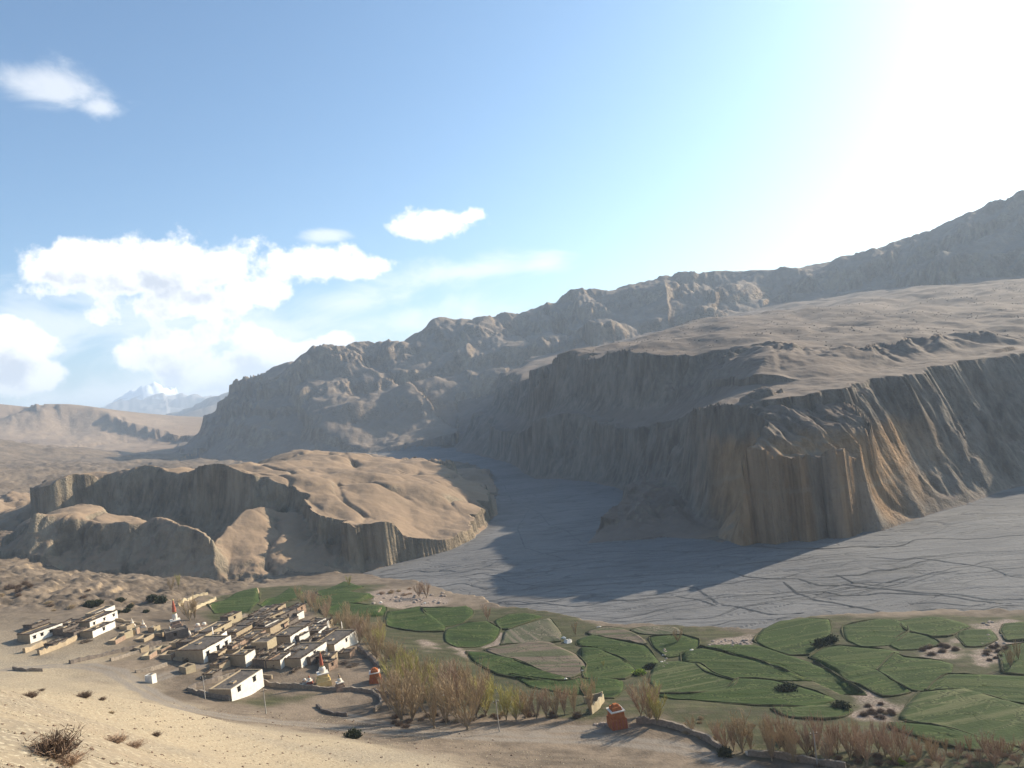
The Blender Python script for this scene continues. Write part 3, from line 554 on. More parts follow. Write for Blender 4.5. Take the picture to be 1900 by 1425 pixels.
# ------------------------------------------------------------------ braided channels in the gravel
def build_channels():
    r = random.Random(3); lines = []
    def zc(*p): return [at_z(1040 + x * 860 / 1900, 853 + y * 334 / 738, 0)[:2] for x, y in p]
    lines += [(zc((410,500),(560,530),(650,595),(800,615),(880,632),(1000,630)), 1.5), (zc((690,455),(760,480),(870,490),(970,485),(1060,510),(1200,510),(1350,530),(1450,540),(1620,545),(1740,575),(1900,575),(2050,570)), 1.8), (zc((920,505),(960,540),(1010,558),(1060,588),(1110,592),(1230,610),(1340,640)), 1.7),
        (zc((-250,375),(0,370),(250,375),(500,375),(750,360),(1000,372),(1150,360),(1400,350),(1550,320),(1900,310),(2050,300)), 1.6), (zc((1060,525),(1150,550),(1350,550),(1550,550),(1700,580),(1850,590)), 1.5), (zc((1120,465),(1200,500),(1330,515)), 1.1), (zc((1250,400),(1450,400),(1750,440),(1850,480),(2000,500)), 1.1), (zc((450,550),(560,575),(640,600)), 1.0),
        (zc((1440,600),(1560,600),(1750,595)), .9), (zc((-400,470),(-250,480),(-60,520),(100,515),(380,490)), 1.0), (zc((-520,560),(-300,600),(-150,600),(60,560)), .9)]
    lines += [([at_z(x, y, 0)[:2] for x, y in P], w_) for P, w_ in (([(905,870),(935,900),(950,930),(1000,950),(1020,975),(1050,985),(1100,1020)], 1.6), ([(985,940),(960,980),(975,1020),(1060,1040),(1180,1045)], 1.2), ([(700,1068),(780,1058),(860,1062),(930,1040),(1000,1028)], 1.0), ([(770,1090),(850,1085),(940,1095)], .8), ([(860,1118),(960,1120),(1080,1125),(1180,1110)], .8))]
    for _ in range(46):                                  # smaller threads that follow the fall of the bed
        x, y = at_z(r.uniform(820, 1950), r.uniform(1030, 1170), 0)[:2]; P = []; a0 = r.uniform(-.18, .12)
        for k in range(r.randint(9, 30)):
            P.append((x, y)); a = a0 + .9 * float(perlin(np.array([x / 34]), np.array([y / 20]), 57)[0]); x += 3.0 * math.cos(a); y += 2.0 * math.sin(a)
        lines.append((P, r.uniform(.25, .6)))
    m, nt, b = mat('wet_channel'); P_, _ = geo(nt); setc(nt, b, mixc(nt, smooth(nt, noise(nt, P_, .4, 4, .6), .4, .65), (.035, .036, .038), (.075, .072, .07))); b.inputs['Roughness'].default_value = .5
    for P, w_ in lines:
        Q = []
        for a, c in zip(P, P[1:]):
            n = max(2, int(math.hypot(c[0] - a[0], c[1] - a[1]) / 1.6))
            for k in range(n): Q.append((a[0] + (c[0] - a[0]) * k / n, a[1] + (c[1] - a[1]) * k / n))
        Q.append(P[-1]); X = np.array([q[0] for q in Q]); Y = np.array([q[1] for q in Q]); Y = Y + 4.5 * perlin(X / 16, Y / 16, 58) + 1.6 * perlin(X / 5, Y / 5, 59)
        dr, _, _, _, inr = near_seg(X, Y, RIVER); keep = inr & (dr > 2.5)
        for _ in range(2): Y[1:-1] = (Y[:-2] + 2 * Y[1:-1] + Y[2:]) / 4
        H, I = terrain(X, Y); keep &= (I == 1)
        if keep.sum() < 5: continue
        X, Y, H = X[keep], Y[keep], H[keep]; n = len(X); tx = np.gradient(X); ty = np.gradient(Y); L_ = np.hypot(tx, ty) + 1e-6; W_ = w_ * .72 * (.25 + .75 * np.sin(np.pi * (np.arange(n) + .5) / n) ** .5) * (1 + .5 * perlin(X / 6, Y / 6, 60)) * .5
        v = []
        for k in range(n):
            for s_ in (-1, 1): v.append(((X[k] * K - ty[k] / L_[k] * W_[k] * s_) - X[0] * K, (Y[k] * K + tx[k] / L_[k] * W_[k] * s_) - Y[0] * K, H[k] * K + .10 - H[0] * K))
        me = bpy.data.meshes.new('river_channel'); me.from_pydata(v, [], [(2 * k, 2 * k + 2, 2 * k + 3, 2 * k + 1) for k in range(n - 1)]); me.materials.append(m); me.update()
        o = bpy.data.objects.new('river_channel', me); col.objects.link(o); o.location = (X[0] * K, Y[0] * K, H[0] * K); o['kind'] = 'structure'; o['label'] = 'thin dark wet channel winding over the gravel riverbed'; o['category'] = 'channel'; o['group'] = 'braided channels of the riverbed'
build_channels()
# ------------------------------------------------------------------ object helpers
rnd = random.Random(7)
class MB:
    def __init__(s): s.v = []; s.f = []; s.m = []
    def quad(s, pts, mi=0):
        n = len(s.v); s.v += [tuple(p) for p in pts]; s.f.append(tuple(range(n, n + len(pts)))); s.m.append(mi)
    def box(s, x0, x1, y0, y1, z0, z1, mi=0, taper=0.0, rot=0.0, c=None):
        n = len(s.v); t = taper
        P = [(x0, y0, z0), (x1, y0, z0), (x1, y1, z0), (x0, y1, z0), (x0 + t, y0 + t, z1), (x1 - t, y0 + t, z1), (x1 - t, y1 - t, z1), (x0 + t, y1 - t, z1)]
        if rot:
            cx, cy = c or ((x0 + x1) / 2, (y0 + y1) / 2); a, b = math.cos(rot), math.sin(rot)
            P = [(cx + (x - cx) * a - (y - cy) * b, cy + (x - cx) * b + (y - cy) * a, z) for x, y, z in P]
        s.v += P
        for q in ((0, 3, 2, 1), (4, 5, 6, 7), (0, 1, 5, 4), (1, 2, 6, 5), (2, 3, 7, 6), (3, 0, 4, 7)): s.f.append(tuple(n + i for i in q)); s.m.append(mi)
    def lathe(s, prof, seg=12, cx=0, cy=0, mi=0):
        n = len(s.v)
        for r, z in prof:
            for k in range(seg): a = 2 * math.pi * k / seg; s.v.append((cx + r * math.cos(a), cy + r * math.sin(a), z))
        for i in range(len(prof) - 1):
            for k in range(seg): s.f.append((n + i * seg + k, n + i * seg + (k + 1) % seg, n + (i + 1) * seg + (k + 1) % seg, n + (i + 1) * seg + k)); s.m.append(mi)
        s.f.append(tuple(n + (len(prof) - 1) * seg + k for k in range(seg))); s.m.append(mi)
    def tube(s, a, b, ra, rb, seg=4, mi=0):
        a = Vector(a); b = Vector(b); d = b - a
        if d.length < 1e-5: return
        d.normalize(); u = d.orthogonal().normalized(); w = d.cross(u); n = len(s.v)
        for p, r in ((a, ra), (b, rb)):
            for k in range(seg): t = 2 * math.pi * k / seg; s.v.append(tuple(p + (u * math.cos(t) + w * math.sin(t)) * r))
        for k in range(seg): s.f.append((n + k, n + (k + 1) % seg, n + seg + (k + 1) % seg, n + seg + k)); s.m.append(mi)
    def mesh(s, nm, mats, smooth_=False):
        me = bpy.data.meshes.new(nm); me.from_pydata(s.v, [], s.f)
        for m in (mats if isinstance(mats, (list, tuple)) else [mats]): me.materials.append(m)
        if any(s.m): me.polygons.foreach_set('material_index', s.m)
        if smooth_: me.polygons.foreach_set('use_smooth', [True] * len(s.f))
        me.update(); return me
def link(nm, me, parent=None, loc=None):
    o = bpy.data.objects.new(nm, me); col.objects.link(o)
    if parent is not None: o.parent = parent
    if loc is not None: o.location = loc
    return o
def tag(o, label, cat, group=None):
    o['label'] = label; o['category'] = cat
    if group: o['group'] = group
    return o
def root(nm, loc, rz, label, cat, group=None, scale=1.0):
    e = bpy.data.objects.new(nm, None); col.objects.link(e); e.location = loc; e.rotation_euler = (0, 0, rz); e.scale = (scale,) * 3
    e.empty_display_size = .5
    return tag(e, label, cat, group)
def WG(px, py): p = ground_px(px, py); return Vector((p[0] * K, p[1] * K, p[2] * K))
def wh(x, y): return height(x / K, y / K) * K

def plain(nm, c, c2, sc=1.5, bd=.06, rough=.95, spec=.15):
    m, nt, b = mat(nm); g = nt.nodes.new('ShaderNodeNewGeometry'); P = g.outputs['Position']
    n1 = noise(nt, P, sc, 5, .6); n2 = noise(nt, P, sc * 7, 4, .6)
    setc(nt, b, mixc(nt, smooth(nt, math_n(nt, 'ADD', math_n(nt, 'MULTIPLY', n1, .6), math_n(nt, 'MULTIPLY', n2, .4)), .36, .64), c, c2)); b.inputs['Roughness'].default_value = rough
    b.inputs['Specular IOR Level'].default_value = spec
    bump(nt, b, math_n(nt, 'ADD', n1, math_n(nt, 'MULTIPLY', n2, .4)), .7, bd); return m
def limewash():
    m, nt, b = mat('limewashed_wall'); g = nt.nodes.new('ShaderNodeNewGeometry'); P = g.outputs['Position']
    n1 = noise(nt, P, .9, 6, .6); st = noise(nt, vmath(nt, 'MULTIPLY', P, (1, 1, .18)), 2.2, 5, .6)
    c = mixc(nt, smooth(nt, n1, .35, .65), (.80, .76, .68), (.70, .65, .56)); c = mixc(nt, smooth(nt, st, .56, .75, 0, .6), c, (.42, .34, .25))
    setc(nt, b, c); bump(nt, b, n1, .6, .06); return m
M = dict(white=limewash(), mud=plain('mud_plaster', (.34, .26, .17), (.42, .33, .22)), ochre=plain('pale_mud_plaster', (.46, .38, .25), (.38, .30, .19)),
    greymud=plain('grey_mud_roof', (.095, .08, .068), (.155, .13, .107), 1.2, .12), darkmud=plain('dark_ruined_mud', (.12, .10, .085), (.21, .17, .14), 1.4, .2),
    wood=plain('stacked_firewood', (.075, .055, .042), (.15, .11, .08), 3.0, .05), black=plain('dark_window_opening', (.012, .011, .012), (.02, .018, .018), 3, .01, .3, .5),
    frame=plain('black_window_paint', (.03, .026, .025), (.05, .04, .035), 3, .01, .8), stone=plain('dry_stone', (.20, .165, .13), (.34, .28, .22), 1.8, .15),
    red=plain('red_ochre_paint', (.33, .075, .045), (.44, .15, .09), 1.3, .1), orange=plain('orange_ochre_paint', (.46, .16, .055), (.34, .105, .04), 1.1, .12), yellow=plain('yellow_ochre_paint', (.62, .44, .17), (.70, .55, .28), 1.6, .05),
    chwhite=plain('chalk_white', (.76, .71, .62), (.64, .56, .46), 1.4, .05), pole=plain('weathered_pole', (.30, .28, .25), (.40, .37, .33), 4, .01, .7), brown=plain('faded_brown_plaster', (.26, .17, .12), (.40, .28, .2), 1.8, .06),
    cloth=plain('faded_flag_cloth', (.55, .5, .48), (.7, .66, .6), 3, .01), rock=plain('boulder_rock', (.24, .19, .155), (.36, .29, .235), 1.2, .15))

# ------------------------------------------------------------------ houses
AX = math.radians(17.0)                               # the village's house fronts run along this bearing
def front_wall(L, h, wins, th=.35):
    """wall along +x at y=0 with real openings; outside is -y"""
    b = MB(); xs = [0.0]
    for w in wins: xs += [w[0], w[1]]
    xs.append(L)
    z0, z1 = (wins[0][2], wins[0][3]) if wins else (h * .4, h * .6)
    b.quad([(0, 0, -1.6), (L, 0, -1.6), (L, 0, z0), (0, 0, z0)]); b.quad([(0, 0, z1), (L, 0, z1), (L, 0, h), (0, 0, h)])
    for i in range(0, len(xs), 2): b.quad([(xs[i], 0, z0), (xs[i + 1], 0, z0), (xs[i + 1], 0, z1), (xs[i], 0, z1)])
    for w in wins:
        a, c = w[0], w[1]
        b.quad([(a, 0, z0), (c, 0, z0), (c, th, z0), (a, th, z0)]); b.quad([(a, 0, z1), (a, th, z1), (c, th, z1), (c, 0, z1)])
        b.quad([(a, 0, z0), (a, th, z0), (a, th, z1), (a, 0, z1)]); b.quad([(c, 0, z0), (c, 0, z1), (c, th, z1), (c, th, z0)])
    return b
def house(px, py, L, dep, h, nwin, wallm, label, group=None, rough=0.25, fire=True, az=None, win=1.0, flag=False, door=False, sides=None, nm='house'):
    p = WG(px, py); a = (AX if az is None else math.radians(az)); rz = math.pi / 2 - a
    e = root(nm, p, rz, label, 'house' if nm == 'house' else nm.replace('_', ' '), group)
    lean = .0
    wins = []
    for k in range(nwin):
        c = L * (k + .5 + rnd.uniform(-.08, .08)) / nwin; wins.append((c - win / 2, c + win / 2, h * .42, h * .42 + win * 1.05))
    b = front_wall(L, h, wins); side = MB()
    # side and back walls (outside of the side seen from the camera is -x)
    for q in (((0, dep, -1.6), (0, 0, -1.6), (0, 0, h), (0, dep, h)), ((L, 0, -1.6), (L, dep, -1.6), (L, dep, h), (L, 0, h)), ((L, dep, -1.6), (0, dep, -1.6), (0, dep, h), (L, dep, h))): side.quad(q)
    t = .35; zr = h - rough                            # parapet top and inner faces
    for q in (((0, 0, h), (L, 0, h), (L - t, t, h), (t, t, h)), ((L, 0, h), (L, dep, h), (L - t, dep - t, h), (L - t, t, h)), ((L, dep, h), (0, dep, h), (t, dep - t, h), (L - t, dep - t, h)), ((0, dep, h), (0, 0, h), (t, t, h), (t, dep - t, h)),
              ((t, t, h), (L - t, t, h), (L - t, t, zr), (t, t, zr)), ((L - t, t, h), (L - t, dep - t, h), (L - t, dep - t, zr), (L - t, t, zr)), ((L - t, dep - t, h), (t, dep - t, h), (t, dep - t, zr), (L - t, dep - t, zr)), ((t, dep - t, h), (t, t, h), (t, t, zr), (t, dep - t, zr))): side.quad(q)
    link('front_wall', b.mesh('front_wall', wallm), e); link('wall', side.mesh('wall', sides or M['mud']), e)
    r = MB(); nx = max(3, int(L / 1.5)); ny = max(3, int(dep / 1.5))
    g = [[(t + (L - 2 * t) * i / nx, t + (dep - 2 * t) * j / ny, zr + (rnd.uniform(-.06, .10) if 0 < i < nx and 0 < j < ny else 0)) for j in range(ny + 1)] for i in range(nx + 1)]
    for i in range(nx):
        for j in range(ny): r.quad([g[i][j], g[i + 1][j], g[i + 1][j + 1], g[i][j + 1]])
    rf = link('roof', r.mesh('roof', M['greymud']), e)
    if rnd.random() < .7:                              # smoke hole or stairwell opening
        s = MB(); x = rnd.uniform(.3, .7) * L; y = rnd.uniform(.4, .7) * dep; s.box(x - .7, x + .7, y - .6, y + .6, zr - .02, zr + .35); s.box(x - .45, x + .45, y - .35, y + .35, zr + .30, zr + .36, 1)
        link('roof_hatch', s.mesh('roof_hatch', [M['mud'], M['black']]), rf)
    for w in wins:
        wn = MB(); wn.quad([(w[0], .22, w[2]), (w[1], .22, w[2]), (w[1], .22, w[3]), (w[0], .22, w[3])]); wo = link('window', wn.mesh('window', M['black']), e)
        fr = MB(); q = .1
        for x0, x1, za, zb in ((w[0] - q, w[0] + .04, w[2] - q, w[3] + q), (w[1] - .04, w[1] + q, w[2] - q, w[3] + q), (w[0] + .04, w[1] - .04, w[3] - .04, w[3] + q), (w[0] + .04, w[1] - .04, w[2] - q, w[2] + .04)): fr.box(x0, x1, -.05, .12, za, zb)
        fr.box((w[0] + w[1]) / 2 - .04, (w[0] + w[1]) / 2 + .04, .12, .2, w[2] + .04, w[3] - .04); fr.box(w[0] - .25, w[1] + .25, -.22, .05, w[3] + q + .01, w[3] + q + .13)
        link('frame', fr.mesh('frame', M['frame']), wo)
    if door:
        d = MB(); x = L * .12; d.box(x, x + 1.0, -.06, .05, -.6, 1.6); d.box(x - .12, x + 1.12, -.12, .04, 1.61, 1.75); link('door', d.mesh('door', M['frame']), e)
    if fire:                                           # brushwood laid along the roof edges
        edges = [((0, .18), (L, .18), 1), ((.18, dep), (.18, 0), 1)] + ([((L, dep - .18), (0, dep - .18), 1)] if rnd.random() < .8 else [])
        for (xa, ya), (xb, yb), _ in edges:
            s = MB(); d = Vector((xb - xa, yb - ya, 0)); ln = d.length; d.normalize(); nrm = Vector((-d.y, d.x, 0)); n = int(ln / .22)
            hh = rnd.uniform(.18, .45)
            for k in range(n):
                o_ = Vector((xa, ya, h)) + d * (ln * (k + rnd.random()) / n); zz = rnd.uniform(.02, hh)
                dd = (nrm + d * rnd.uniform(-.7, .7)).normalized() * rnd.uniform(.3, .55); s.tube(o_ - dd + Vector((0, 0, zz)), o_ + dd + Vector((0, 0, zz + rnd.uniform(-.08, .08))), rnd.uniform(.05, .1), .05, 3)
            cx = sorted((xa, xb)); cy = sorted((ya, yb)); s.box(cx[0] - .02 + .0, cx[1] + .02, cy[0] - .2, cy[1] + .2, h + .004, h + hh * .8) if abs(xb - xa) > abs(yb - ya) else s.box(cx[0] - .2, cx[1] + .2, cy[0] + .24, cy[1] - .24, h + .006, h + hh * .8)
            link('firewood_stack', s.mesh('firewood_stack', M['wood']), e)
    if flag:
        f = MB(); f.tube((L * .85, dep * .5, zr), (L * .85, dep * .5, h + 3.2), .05, .03, 5); f.quad([(L * .85, dep * .5 + .04, h + 3.0), (L * .85 + .5, dep * .5 + .1, h + 2.9), (L * .85 + .45, dep * .5 + .05, h + .9), (L * .85, dep * .5 + .04, h + .8)], 1)
        link('flag_pole', f.mesh('flag_pole', [M['pole'], M['cloth']]), e)
    return e
w, mu, oc, dk = M['white'], M['mud'], M['ochre'], M['darkmud']
house(431,1302,12.6,6.5,2.9,2,w,'white two-window house whose flat roof lies lowest, beside the track',door=False,fire=False)
house(379,1232,12.2,9.5,3.7,3,w,'tall white house with three dark windows in a row',flag=True)
house(457,1239,4.6,5.0,3.3,0,w,'narrow windowless white house next to a courtyard',fire=True)
house(482,1219,4.2,4.0,2.1,1,w,'small white house with one square window in the village middle')
house(541,1204,9.8,7.0,3.5,2,w,'tall white house with two small windows beside the bare tree belt',win=.7)
house(560,1241,13.5,9.0,2.5,1,w,'long white house with a deep brushwood covered roof',win=.9)
house(622,1213,13.8,8.0,2.5,1,w,'long white house at the village end nearest the fields',win=.8,flag=True)
house(391,1192,10.5,5.5,3.0,1,oc,'tan mud house behind the three-window white house',win=.7)
house(467,1199,7.5,5.0,2.3,1,M['brown'],'low pinkish mud house with a firewood edge',win=.6)
house(499,1222,4.5,5.5,4.6,0,oc,'tall plain tan mud tower house in the village centre',fire=False)
house(503,1182,10.5,6.5,2.7,1,mu,'brown mud house with one tiny window above the tan tower house',win=.6)
house(440,1190,8.0,6.0,2.6,0,mu,'dark roofed mud house between the tan tower and the tan house',sides=dk)
gr = 'old dark mud houses crowded at the upper end of the village'
for (x, y, L_, d_, h_) in [(455,1176,7,5,2.4),(478,1170,8,6,2.5),(500,1160,7,5,2.6),(522,1156,8,5,2.4),(496,1146,7,5,2.2),(517,1141,6,5,2.3),(480,1154,6,4,2.0),(538,1168,6,5,2.2),(560,1178,7,5,2.2),(585,1182,8,5,2.0)]:
    house(x, y, L_, d_, h_, 1 if h_ > 2.3 else 0, dk if rnd.random() < .6 else mu, 'old dark mud house with brushwood roof in the crowded upper village', gr, sides=dk, win=.6, az=17 + rnd.uniform(-8, 8))
house(57,1195,10.5,5.5,2.6,4,w,'long white house with four windows on the dusty rise outside the village',win=.65,az=22)
house(168,1169,11.5,5.0,2.3,3,w,'long white house standing behind the shorter white house on the rise',win=.55,az=14)
house(173,1185,9.5,4.5,2.0,1,w,'short white house with a thornwood pen before it on the rise',win=.7,az=12)
house(178,1148,8.5,4.0,1.6,0,w,'low white wall-like shed at the back of the outlying houses',az=14,fire=False)
gr2 = 'small mud sheds beside the outlying white houses'
for (x, y, L_, d_, h_) in [(118,1182,6,4,2.0),(138,1186,5,4,1.8),(128,1170,6,4,1.8),(60,1172,6,4,1.7),(100,1206,5,3.5,1.5)]:
    house(x, y, L_, d_, h_, 0, dk, 'small dark mud shed beside the outlying white houses', gr2, sides=dk, az=18 + rnd.uniform(-8, 8), nm='shed')
house(308,1190,6.5,4.5,2.4,1,M['darkmud'],'small grey flat-roofed house below the red-spired shrine',sides=M['greymud'],az=60,win=.6,fire=False)
house(352,1212,5,4.5,3.0,0,dk,'dark shed against the side of the three-window house',sides=dk)
house(283,1269,1.6,2.2,2.0,0,w,'tiny roofless white hut alone beside the track',fire=False,nm='hut',sides=w)
house(330,1204,3.2,3.0,1.8,0,oc,'small pale hut near the walled lane',fire=False,nm='hut')
house(287,1176,2.6,2.4,1.8,0,oc,'small pale yellow hut on the dusty slope',fire=False,nm='hut')
gr4 = 'small flat-roofed houses packed in the village lanes'; _spots = [(431,1302),(379,1232),(541,1204),(560,1241),(622,1213),(391,1192),(457,1239)]; _n = 0
while _n < 30:
    x = rnd.uniform(372, 668); y = 1132 + 116 * rnd.random() ** .9
    if y < 1132 + max(0, (470 - x) * .55) or y < 1128 + max(0, (x - 540) * .5) or y > 1262 - max(0, (x - 560) * .25) or (y > 1230 and 470 > x): continue
    if min(abs(x - a) / 15 + abs(y - b_) / 8 for a, b_ in _spots) < 1.0: continue
    _spots.append((x, y)); _n += 1; pale = rnd.random() < .3; q = rnd.uniform(1.9, 2.9)
    house(x, y, rnd.uniform(3.5, 6.5), rnd.uniform(3, 5), q, 1 if rnd.random() < .5 else 0, w if pale else rnd.choice([oc, mu, M['brown'], dk]), ('small whitewashed' if pale else 'small brown mud') + ' house packed into the village lanes', gr4, sides=rnd.choice([dk, dk, mu]), win=.6, az=17 + rnd.uniform(-14, 14))
gr5 = 'roofless mud ruins between the outlying houses and the village'
for x, y in [(232,1186),(252,1180),(268,1192),(236,1172),(300,1214),(318,1226),(262,1212),(300,1182),(338,1228),(346,1252),(215,1196),(278,1224)]:
    house(x, y, rnd.uniform(2.5, 5), rnd.uniform(2.2, 4), rnd.uniform(1.0, 1.9), 0, rnd.choice([oc, mu, mu, M['brown']]), 'roofless mud ruin on the dusty ground before the village', gr5, sides=rnd.choice([mu, oc]), rough=.95, fire=False, az=17 + rnd.uniform(-20, 20), nm='ruin')
gr3 = 'low mud outbuildings between the white houses'
for (x, y, L_, d_, h_) in [(408,1246,4,3.5,1.6),(425,1236,4,4,1.9),(520,1232,5,4,1.8),(540,1232,4,3.5,1.6),(600,1196,5,4,1.9),(575,1200,4,4,1.9),(425,1204,5,4,2.2),(530,1200,5,4,2.1),(640,1190,5,4,1.8),(395,1262,4,3,1.3),(452,1206,4,4,2.3),(650,1222,4,3.5,1.5)]:
    house(x, y, L_, d_, h_, 0, rnd.choice([mu, dk, M['brown']]), 'low mud outbuilding tucked between the white houses', gr3, sides=rnd.choice([dk, mu]), az=17 + rnd.uniform(-12, 12), nm='outbuilding')
def woodpile(px, py, L_, label, group):
    p = WG(px, py); b = MB()
    for k in range(46):
        x = rnd.uniform(-L_ / 2, L_ / 2); y = rnd.gauss(0, .35); z = abs(rnd.gauss(0, .4)); a = rnd.uniform(-.5, .5); d = Vector((math.cos(a), math.sin(a), rnd.uniform(-.2, .2))) * rnd.uniform(.5, 1.0); c = Vector((x, y, z)); b.tube(c - d, c + d, rnd.uniform(.05, .11), .04, 3)
    o = link('woodpile', b.mesh('woodpile', M['wood']), None, p); o.rotation_euler = (0, 0, rnd.uniform(.8, 1.6)); tag(o, label, 'woodpile', group)
for x, y in [(398,1250),(446,1246),(470,1244),(512,1238),(548,1246),(590,1230),(612,1222),(640,1232),(655,1238),(505,1206),(470,1210),(448,1228),(350,1228),(362,1192),(340,1210),(560,1212),(532,1212),(576,1194),(648,1182),(612,1188),(490,1190),(520,1170),(545,1186),(420,1182),(110,1190),(150,1180),(160,1192),(140,1178),(96,1200),(225,1166)]:
    woodpile(x, y, rnd.uniform(1.5, 3.2), 'dark heap of brushwood lying among the village houses' if x > 300 else 'dark heap of brushwood by the outlying houses', 'brushwood heaps in the village' if x > 300 else 'brushwood heaps by the outlying houses')
# ------------------------------------------------------------------ walls
def ribbon_wall(pts, h, th, m, label, cat='wall', nm='stone_wall', jag=.25, group=None):
    P = [WG(*p) for p in pts]; b = MB(); Q = []
    for i in range(len(P) - 1):
        n = max(1, int((P[i + 1] - P[i]).length / .9))
        for k in range(n): Q.append(P[i].lerp(P[i + 1], k / n))
    Q.append(P[-1]); o0 = Q[0].copy(); ring = []
    for i, q in enumerate(Q):
        d = (Q[min(i + 1, len(Q) - 1)] - Q[max(i - 1, 0)]); d.z = 0; d.normalize(); nn = Vector((-d.y, d.x, 0)); z = wh(q.x, q.y); hh = h * (1 + rnd.uniform(-jag, jag)); jit = rnd.uniform(-.08, .08)
        ring.append([Vector((q.x, q.y, 0)) + nn * s * (th / 2 * f) + nn * jit + Vector((0, 0, zz)) - o0 for s, f, zz in ((-1, 1.15, z - .5), (-1, .85, z + hh), (1, .85, z + hh), (1, 1.15, z - .5))])
    for i in range(len(ring) - 1):
        for k in range(3): b.quad([ring[i][k], ring[i + 1][k], ring[i + 1][k + 1], ring[i][k + 1]])
    b.quad(ring[0]); b.quad(ring[-1][::-1])
    return tag(link(nm, b.mesh(nm, m), None, o0), label, cat, group)
ST = M['stone']
for pts, h, th, m, lab in [
    ([(350,1284),(372,1290),(405,1297),(428,1302)], 1.1, .6, ST, 'stone yard wall running to the lowest white house'),
    ([(350,1283),(362,1276),(385,1270),(402,1264)], 1.1, .7, M['darkmud'], 'crumbling dark wall closing the upper side of the lowest yard'),
    ([(402,1264),(425,1257),(455,1254)], 1.0, .5, ST, 'low stone wall above the lowest yard'),
    ([(455,1254),(480,1256),(505,1260)], .9, .5, mu, 'pale mud wall behind the lowest white house'),
    ([(488,1273),(520,1277),(555,1278),(582,1280)], 1.3, .5, ST, 'straight stone wall from the lowest house to the small red shrine'),
    ([(582,1281),(620,1283),(660,1282),(690,1286),(705,1296),(708,1310),(695,1322)], .9, .5, ST, 'curved stone wall round the empty plot by the orange shrine'),
    ([(588,1312),(600,1322),(620,1328),(645,1330)], .8, .5, M['darkmud'], 'dark bow-shaped wall fragment on the empty plot'),
    ([(665,1205),(680,1218),(695,1232),(705,1244)], 1.2, .9, M['darkmud'], 'dark wall of piled thornwood between the village end and the trees'),
    ([(1182,1342),(1215,1345),(1250,1352),(1290,1366),(1320,1382),(1345,1398)], 1.2, .6, ST, 'long stone wall bending down beside the track from the orange shrine'),
    ([(1388,1402),(1440,1408),(1500,1416),(1570,1428)], 1.1, .6, ST, 'straight stone wall with pale coping beside the lowest trees'),
    ([(1085,1306),(1104,1300),(1120,1302)], 1.8, .5, M['ochre'], 'back wall of the roofless enclosure near the orange shrine'),
    ([(1120,1302),(1112,1314),(1098,1326)], 1.8, .5, M['ochre'], 'pale side wall of the roofless enclosure near the orange shrine'),
    ([(25,1243),(50,1246),(80,1246)], .8, .6, ST, 'short lone stone wall on the dusty slope by the track'),
    ([(130,1233),(160,1226),(200,1216),(250,1205),(300,1195)], 1.0, .7, M['darkmud'], 'ruined wall along the lane from outlying houses to the shrine'),
    ([(205,1228),(240,1216),(290,1205),(335,1200)], .8, .6, ST, 'broken stone wall on the lower side of the lane'),
    ([(252,1250),(280,1246),(310,1236)], .9, .6, ST, 'short stone wall near the tiny roofless hut'),
    ([(45,1213),(62,1205),(85,1196)], 1.3, .8, mu, 'eroded tan mud wall below the four-window house'),
    ([(72,1216),(95,1208),(120,1198),(142,1187)], 1.3, .8, mu, 'long eroded tan mud wall with a wide end below the sheds'),
    ([(215,1152),(240,1158),(262,1160)], .8, .5, mu, 'low mud wall from the outlying houses to the small white shrines'),
    ([(350,1140),(375,1124),(400,1112)], 1.0, .7, M['ochre'], 'pale wall along the upper green field'),
    ([(330,1125),(355,1112),(385,1104)], 1.0, .8, M['ochre'], 'pale embankment wall beyond the red-spired shrine'),
    ([(405,1158),(440,1150),(475,1142)], 1.0, .6, ST, 'field wall behind the crowded upper village'),
    ([(690,1284),(720,1290),(745,1300)], .8, .5, M['darkmud'], 'dark low wall between the orange shrine and the trees')]:
    ribbon_wall(pts, h, th, m, lab, 'bank' if 'bank' in lab and 'embankment' not in lab else 'wall', 'earth_bank' if 'bank' in lab and 'embankment' not in lab else 'wall')

